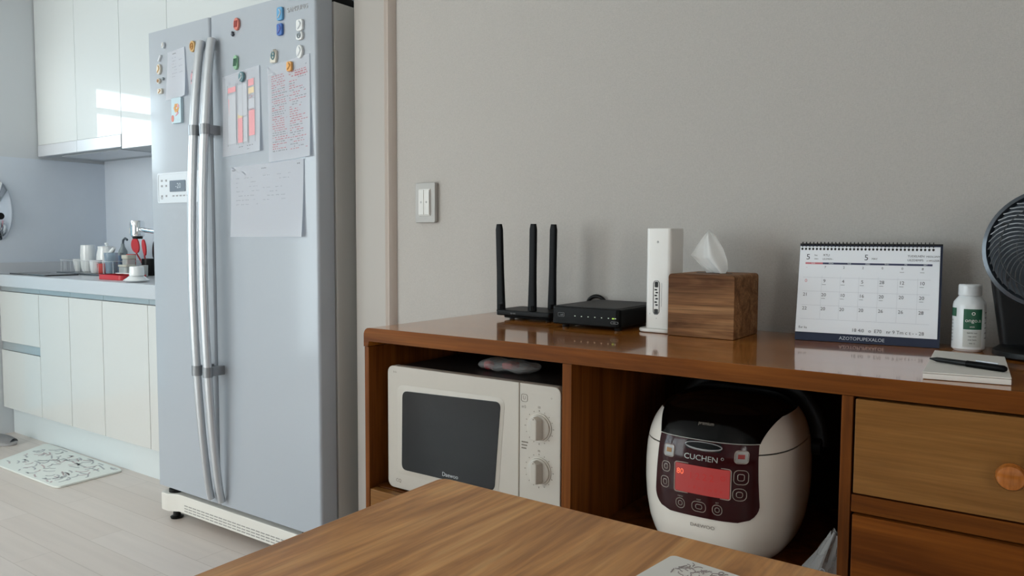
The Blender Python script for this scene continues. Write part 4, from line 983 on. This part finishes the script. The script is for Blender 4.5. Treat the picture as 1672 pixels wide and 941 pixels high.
# ------------------------------------------------------------------ desk calendar (local frame, x along its foot)
cal = thing('desk_calendar', 'white desk calendar on a navy easel with black spiral binding', 'calendar', (-.421, 1.5595, SZ), math.radians(6.6))
CW, CH, CLEAN = .2495, .186, .043
def CP(x, h, off=0):                                     # point on the leaning front: x along, h up the page
    t = h/CH; n = math.hypot(CLEAN, CH)
    return Vector((x, CLEAN*t-off*CH/n, CH*t+.0006-off*CLEAN/n))
m = MB()
m.bm.verts.ensure_lookup_table()
def slab(x0, x1, h0, h1, o0, o1):
    b = MB(); V = [b.bm.verts.new(CP(x, h, o)) for o in (o0, o1) for x, h in ((x0, h0), (x1, h0), (x1, h1), (x0, h1))]
    for f in ((0, 1, 2, 3), (7, 6, 5, 4), (0, 4, 5, 1), (1, 5, 6, 2), (2, 6, 7, 3), (3, 7, 4, 0)): b.face([V[i] for i in f])
    return b
slab(0, CW, 0, CH, -.0022, 0).build('front_board', M['navy'], cal, bevel=.0004, local=True)
b = MB(); V = [b.bm.verts.new(p) for p in ((0, .092, .0006), (CW, .092, .0006), (CW, CLEAN+.004, CH), (0, CLEAN+.004, CH), (0, .0945, .0006), (CW, .0945, .0006), (CW, CLEAN+.0065, CH), (0, CLEAN+.0065, CH))]
for f in ((0, 1, 2, 3), (7, 6, 5, 4), (0, 4, 5, 1), (1, 5, 6, 2), (2, 6, 7, 3), (3, 7, 4, 0)): b.face([V[i] for i in f])
b.build('back_board', M['dark'], cal, local=True)
MB().box(.001, CW-.001, .003, .0915, .0004, .0024).build('base_board', M['dark'], cal, local=True)
slab(0.0005, CW-.004, .0165, CH-.003, .0004, .0022).build('page_block', M['paper'], cal, local=True)
def CT(b, txt, x, h, size, ax='center', wide=1): return b.text(txt, size, Matrix.Identity(4), ax, fn=lambda p: CP(x+p.x, h+p.y, .0025), wide=wide)
def cbar(b, x0, x1, h0, h1, off=.0024):
    V = [b.bm.verts.new(CP(x, h, off)) for x, h in ((x0, h0), (x1, h0), (x1, h1), (x0, h1))]; b.face(V)
hd = CH-.036
b = MB(); cbar(b, .012, .044, hd-.0018, hd+.0018); b.build('sunday_bar', M['ink_red'], cal, local=True, recalc=False)
b = MB(); cbar(b, .044, CW-.016, hd-.0018, hd+.0018); b.build('weekday_bar', M['navy_line'], cal, local=True, recalc=False)
b = MB()
for k in range(7): b.text('SUN MON TUE WED THU FRI SAT'.split()[k], .0036, Matrix.Identity(4), fn=lambda p: CP(.0265+k*.0326+p.x, hd+p.y, .0027))
b.build('weekday_names', M['paper'], cal, local=True)
b = MB(); CT(b, '5', .0165, CH-.024, .0155); CT(b, '5', .1215, CH-.024, .0155); b.build('month_number', M['ink_dark'], cal, local=True)
b = MB()
CT(b, 'hu.', .031, CH-.020, .005); CT(b, 'mn-', .032, CH-.027, .005); CT(b, 'RTLI', .050, CH-.020, .006); CT(b, 'LEUMEN--', .053, CH-.0275, .0045); CT(b, 'MAY', .136, CH-.026, .005)
CT(b, 'TUDELNEN', .206, CH-.020, .0055); CT(b, 'UEZDEMPS', .205, CH-.0275, .0055); CT(b, 'MSDLUNY', .234, CH-.0205, .005); CT(b, 'r-WUZER', .234, CH-.028, .005)
days = [['-', '7', '2', '2', '0', '0', '8'], ['0', '9', '4', '5', '28', '12', '10'], ['21', '20', '10', '16', '20', '20', '20'], ['22', '20', '20', '20', '26', '26', '28']]
RH = .0268; red = MB()
for r in range(4):
    for k in range(7):
        tgt = red if k == 0 and r < 2 else b
        CT(tgt, days[r][k], .0150+k*.0338, hd-.0075-r*RH, .0062 if r == 0 else .0088)
        if (r, k) in ((0, 5), (0, 6), (1, 1), (1, 2), (1, 3), (1, 4), (1, 5), (1, 6), (2, 1), (2, 2), (2, 3), (2, 4), (2, 6)): cbar(b, .011+k*.0338, .018+k*.0338, hd-.0145-r*RH, hd-.0139-r*RH)
CT(b, 'Eur ka', .014, .0255, .006)
CT(b, '18 4i0   o  E70   nr 9 Tm c t - - 28', .163, .0245, .0088)
b.build('date_numbers', M['ink_dark'], cal, local=True); red.build('sunday_numbers', M['ink_red'], cal, local=True)
b = MB()
for r in range(1, 5): cbar(b, .009, CW-.018, hd-.001-r*RH, hd-.0006-r*RH)
for k in range(1, 7): cbar(b, .0105+k*.0333, .0108+k*.0333, hd-4*RH, hd-RH*.9)
b.build('grid_lines', M['pale_print'], cal, local=True, recalc=False)
b = MB(); b.text('AZOTOPUPEXALOE', .0088, Matrix.Identity(4), fn=lambda p: CP(.120+p.x, .0078+p.y, .0004)); b.build('board_lettering', M['pale_print'], cal, local=True)
b = MB()
for k in range(35):
    x = .0045+k*.00675
    P = []
    for i in range(16):
        a = 2*PI*i/16; c = CP(x, CH-.0005, -.0010); P.append((x, c.y+.0052*math.cos(a), c.z+.0052*math.sin(a)))
    b.tube(P, .0009, 6, closed=True, up=(1, 0, 0))
    c = CP(x, CH-.0078, .0023)
    b.bm.faces.ensure_lookup_table()
    V = [b.bm.verts.new(CP(x+.0021*math.cos(2*PI*i/12), CH-.0078+.0024*math.sin(2*PI*i/12), .0025)) for i in range(12)]; b.face(V)
b.tube([CP(0, CH+.0004, -.001), CP(CW, CH+.0004, -.001)], .0018, 8)
b.build('spiral_binding', M['wire'], cal, local=True)

# ------------------------------------------------------------------ pill bottle
bt = thing('pill_bottle', 'white plastic pill bottle with a green label', 'bottle', (-.1290, 1.595, SZ))
bx, by, br = -.1290, 1.595, .0262
MB().lathe([(br*.85, T), (br, SZ+.005), (br, SZ+.080), (br*.96, SZ+.087), (br*.72, SZ+.0955), (br*.62, SZ+.099), (.0001, SZ+.099)], (bx, by, 0), 40).build('body', M['pill_white'], bt)
MB().lathe([(.0178, SZ+.0985), (.0185, SZ+.1), (.0185, SZ+.116), (.0170, SZ+.1185), (.0001, SZ+.119)], (bx, by, 0), 40).build('cap', M['pill_white'], bt, bevel=.0004)
def bpatch(a0, a1, z0, z1, off, n=16):
    return MB().grid(lambda u, v: (bx+(br+off)*math.sin(a0+(a1-a0)*u), by-(br+off)*math.cos(a0+(a1-a0)*u), z0+(z1-z0)*v), n, 1)
bpatch(-.25, .90, SZ+.040, SZ+.076, .0003).build('green_label', M['green'], bt)
bpatch(-.25, .90, SZ+.009, SZ+.039, .0003).build('pale_label', M['label_grey'], bt)
b = bpatch(-1.6, -.75, SZ+.062, SZ+.077, .0004); b.build('side_label', M['green'], bt)
def bt_txt(b, txt, a, z, size):
    return b.text(txt, size, Matrix.Identity(4), fn=lambda p: (bx+(br+.0007)*math.sin(a+p.x/br), by-(br+.0007)*math.cos(a+p.x/br), z+p.y))
b = MB(); bt_txt(b, 'ongo.a', .33, SZ+.056, .0095); bt_txt(b, 'o', .33, SZ+.069, .012); bt_txt(b, 'amin', .28, SZ+.045, .004); b.build('label_lettering', M['white'], bt)
b = MB()
for k in range(4): bt_txt(b, ['lumin ner', 'rae aint', 'mo lors', 'eas o'][k], .30, SZ+.034-.006*k, .0042)
for k in range(7): bt_txt(b, 'ilmr', -1.15, SZ+.055-.006*k, .005)
for k in range(6): bt_txt(b, 'emr', 1.3, SZ+.07-.009*k, .005)
b.build('fine_print', M['ink_dark'], bt)

# ------------------------------------------------------------------ notepad and pen
nt_ = thing('notepad', 'white notepad lying at the front edge of the sideboard', 'notepad', (-.10, 1.36, SZ))
pts2 = [(-.153, 1.226), (-.0475, 1.240), (-.0665, 1.462), (-.168, 1.478)]
MB().prism([(a, b) for a, b in pts2], 'z', T, SZ+.0085).build('pages', M['card'], nt_, bevel=.0012)
MB().prism([(a, b) for a, b in pts2], 'z', SZ+.0088, SZ+.0108).build('cover', M['card'], nt_, bevel=.0008)
pe = thing('pen', 'black pen lying slantwise on the white notepad', 'pen', (-.10, 1.30, SZ+.011))
a, b = Vector((-.158, 1.338, SZ+.0150)), Vector((-.056, 1.285, SZ+.0158))
MB().tube([a+(b-a)*t for t in (0, .04, .1, .5)], [.0012, .002, .0036, .0042], 12).build('barrel', M['dark'], pe)
MB().tube([a+(b-a)*t for t in (.5, .505, .97, 1)], [.0042, .0048, .0048, .003], 12).build('cap', M['black'], pe)
MB().tube([a+(b-a)*t+Vector((0, 0, .006)) for t in (.62, .9)], .0012, 8).build('clip', M['steel'], pe)

# ------------------------------------------------------------------ desk fan
fx, fy, fz, frad = -.0105, 1.50, 1.034, .0965
fn_ = thing('desk_fan', 'small black desk fan with a round grey-rimmed grille', 'fan', (fx, 1.54, SZ))
FM = Matrix.Translation((fx, fy, fz)) @ Matrix.Rotation(math.radians(-8), 4, 'Z') @ Matrix.Rotation(math.radians(-4), 4, 'X')
b = MB().lathe([(frad-.010, -.004), (frad-.006, -.012), (frad, -.010), (frad+.002, .0), (frad, .030), (frad-.006, .036), (frad-.009, .030), (frad-.009, .0)], (0, 0, 0), 64, 'y'); b.move(FM).build('rim', M['fan_ring'], fn_)
b = MB()
for k in range(44):
    a0 = 2*PI*k/44; P = []
    for i in range(9):
        t = i/8; r = .016+(frad-.010-.016)*t; a = a0+.75*t*t
        P.append((r*math.cos(a), -.013-.010*(1-t*t), r*math.sin(a)))
    b.sweep(P, [(-.0007, -.0022), (.0007, -.0022), (.0007, .0022), (-.0007, .0022)], up=(0, 1, 0))
for r in (.045, .07): b.tube([(r*math.cos(2*PI*i/48), -.014-.010*(1-(r/frad)**2), r*math.sin(2*PI*i/48)) for i in range(48)], .0012, 6, closed=True, up=(0, 1, 0))
b.move(FM).build('front_grille', M['fan_grille'], fn_)
MB().lathe([(.0001, -.0265), (.014, -.0255), (.018, -.022), (.018, -.016)], (0, 0, 0), 28, 'y').move(FM).build('grille_badge', M['fan_ring'], fn_)
for k in range(5):
    a0 = 2*PI*k/5
    def BL(u, v):
        r = .012+.070*u; a = a0+(-.45+.95*v)*(1-.15*u)+.5*u
        return (r*math.cos(a), .006+.016*(v-.5)*(.5+u), r*math.sin(a))
    MB().grid(BL, 8, 8, .0012).move(FM).build('blade', M['fan_blade'], fn_)
MB().lathe([(.0001, -.006), (.012, -.005), (.015, .004), (.015, .02)], (0, 0, 0), 24, 'y').move(FM).build('hub', M['fan_black'], fn_)
b = MB()
for k in range(32):
    a = 2*PI*k/32; b.tube([((.02+(frad-.026)*t)*math.cos(a), .034+.018*(1-t*t), (.02+(frad-.026)*t)*math.sin(a)) for t in (0, .33, .66, 1)], .0011, 6)
b.move(FM).build('rear_grille', M['fan_black'], fn_)
MB().lathe([(.034, .034), (.040, .045), (.038, .080), (.026, .096), (.0001, .098)], (0, 0, 0), 32, 'y').move(FM).build('motor_housing', M['fan_back'], fn_)
# stand: broad neck that starts beside the rim and narrows down into a round base
N = []
pr = []
for t in [k/12 for k in range(13)]:
    z = SZ+.012+(fz-.012-SZ-.012)*t
    wdt = 2*(.0725+.0240*t); N.append((fx+.004, 1.575-.012*t, z)); pr.append([(x_, y_) for x_, y_ in rrect(0, 0, wdt, .042, .014, 4)])
sw_ = MB().sweep(N, pr, up=(0, 1, 0)); sw_.build('neck', M['fan_black'], fn_)
MB().lathe([(.074, T), (.080, SZ+.004), (.079, SZ+.012), (.068, SZ+.020), (.0001, SZ+.022)], (fx, 1.56, 0), 44, 'z', 1, .95).build('base', M['fan_black'], fn_)

# ------------------------------------------------------------------ table and the card on it
tbz = .735
ta = thing('dining_table', 'brown walnut-grain wooden table in the foreground', 'table', (-.05, .36, 0))
P = []
for cx, cy, sx, sy, r in ((.56, .740, 1, 1, .03), (-.648, .762, -1, 1, .014), (-.636, -.06, -1, -1, .03), (.56, -.06, 1, -1, .03)):
    a0 = {(1, 1): 0, (-1, 1): 90, (-1, -1): 180, (1, -1): 270}[(sx, sy)]
    for k in range(7):
        a = math.radians(a0+15*k); P.append((cx-sx*r+r*math.cos(a), cy-sy*r+r*math.sin(a)))
MB().prism(P, 'z', tbz-.028, tbz).build('tabletop', M['table'], ta, bevel=.003, seg=3)
m = MB().box(-.57, .50, .66, .68, .62, tbz-.0285).box(-.57, .50, .02, .04, .62, tbz-.0285).box(-.57, -.55, .04, .66, .62, tbz-.0285).box(.48, .50, .04, .66, .62, tbz-.0285)
m.build('apron', M['table'], ta)
for x in (-.575, .505):
    for y in (.015, .685):
        MB().prism(rrect(x, y, .055, .055, .01), 'z', 0, tbz-.0285).build('leg', M['table'], ta, bevel=.002)
cd_ = thing('printed_card', 'white rounded card with a grey sketch lying on the table', 'card', (-.2, .65, tbz))
a = math.radians(-7); c_, s_ = math.cos(a), math.sin(a)
def KP(x, y): return (-.2985+x*c_-y*s_, .697+x*s_+y*c_)
MB().prism([KP(p[0], p[1]) for p in rrect(.08, -.055, .16, .11, .006)], 'z', tbz+.0004, tbz+.0035).build('card', M['card'], cd_, bevel=.0008)
b = MB(); rn2 = random.Random(5)
for k in range(34):
    x, y = .024+rn2.uniform(-.006, .034), -.024+rn2.uniform(-.022, .010); ang = rn2.uniform(0, PI); P = []
    for i in range(5):
        x += .0024*math.cos(ang); y += .0024*math.sin(ang); ang += rn2.uniform(-.9, .9); q = KP(x, y); P.append((q[0], q[1], tbz+.0037))
    b.tube(P, .0005, 5)
b.build('sketch', M['sketch'], cd_)
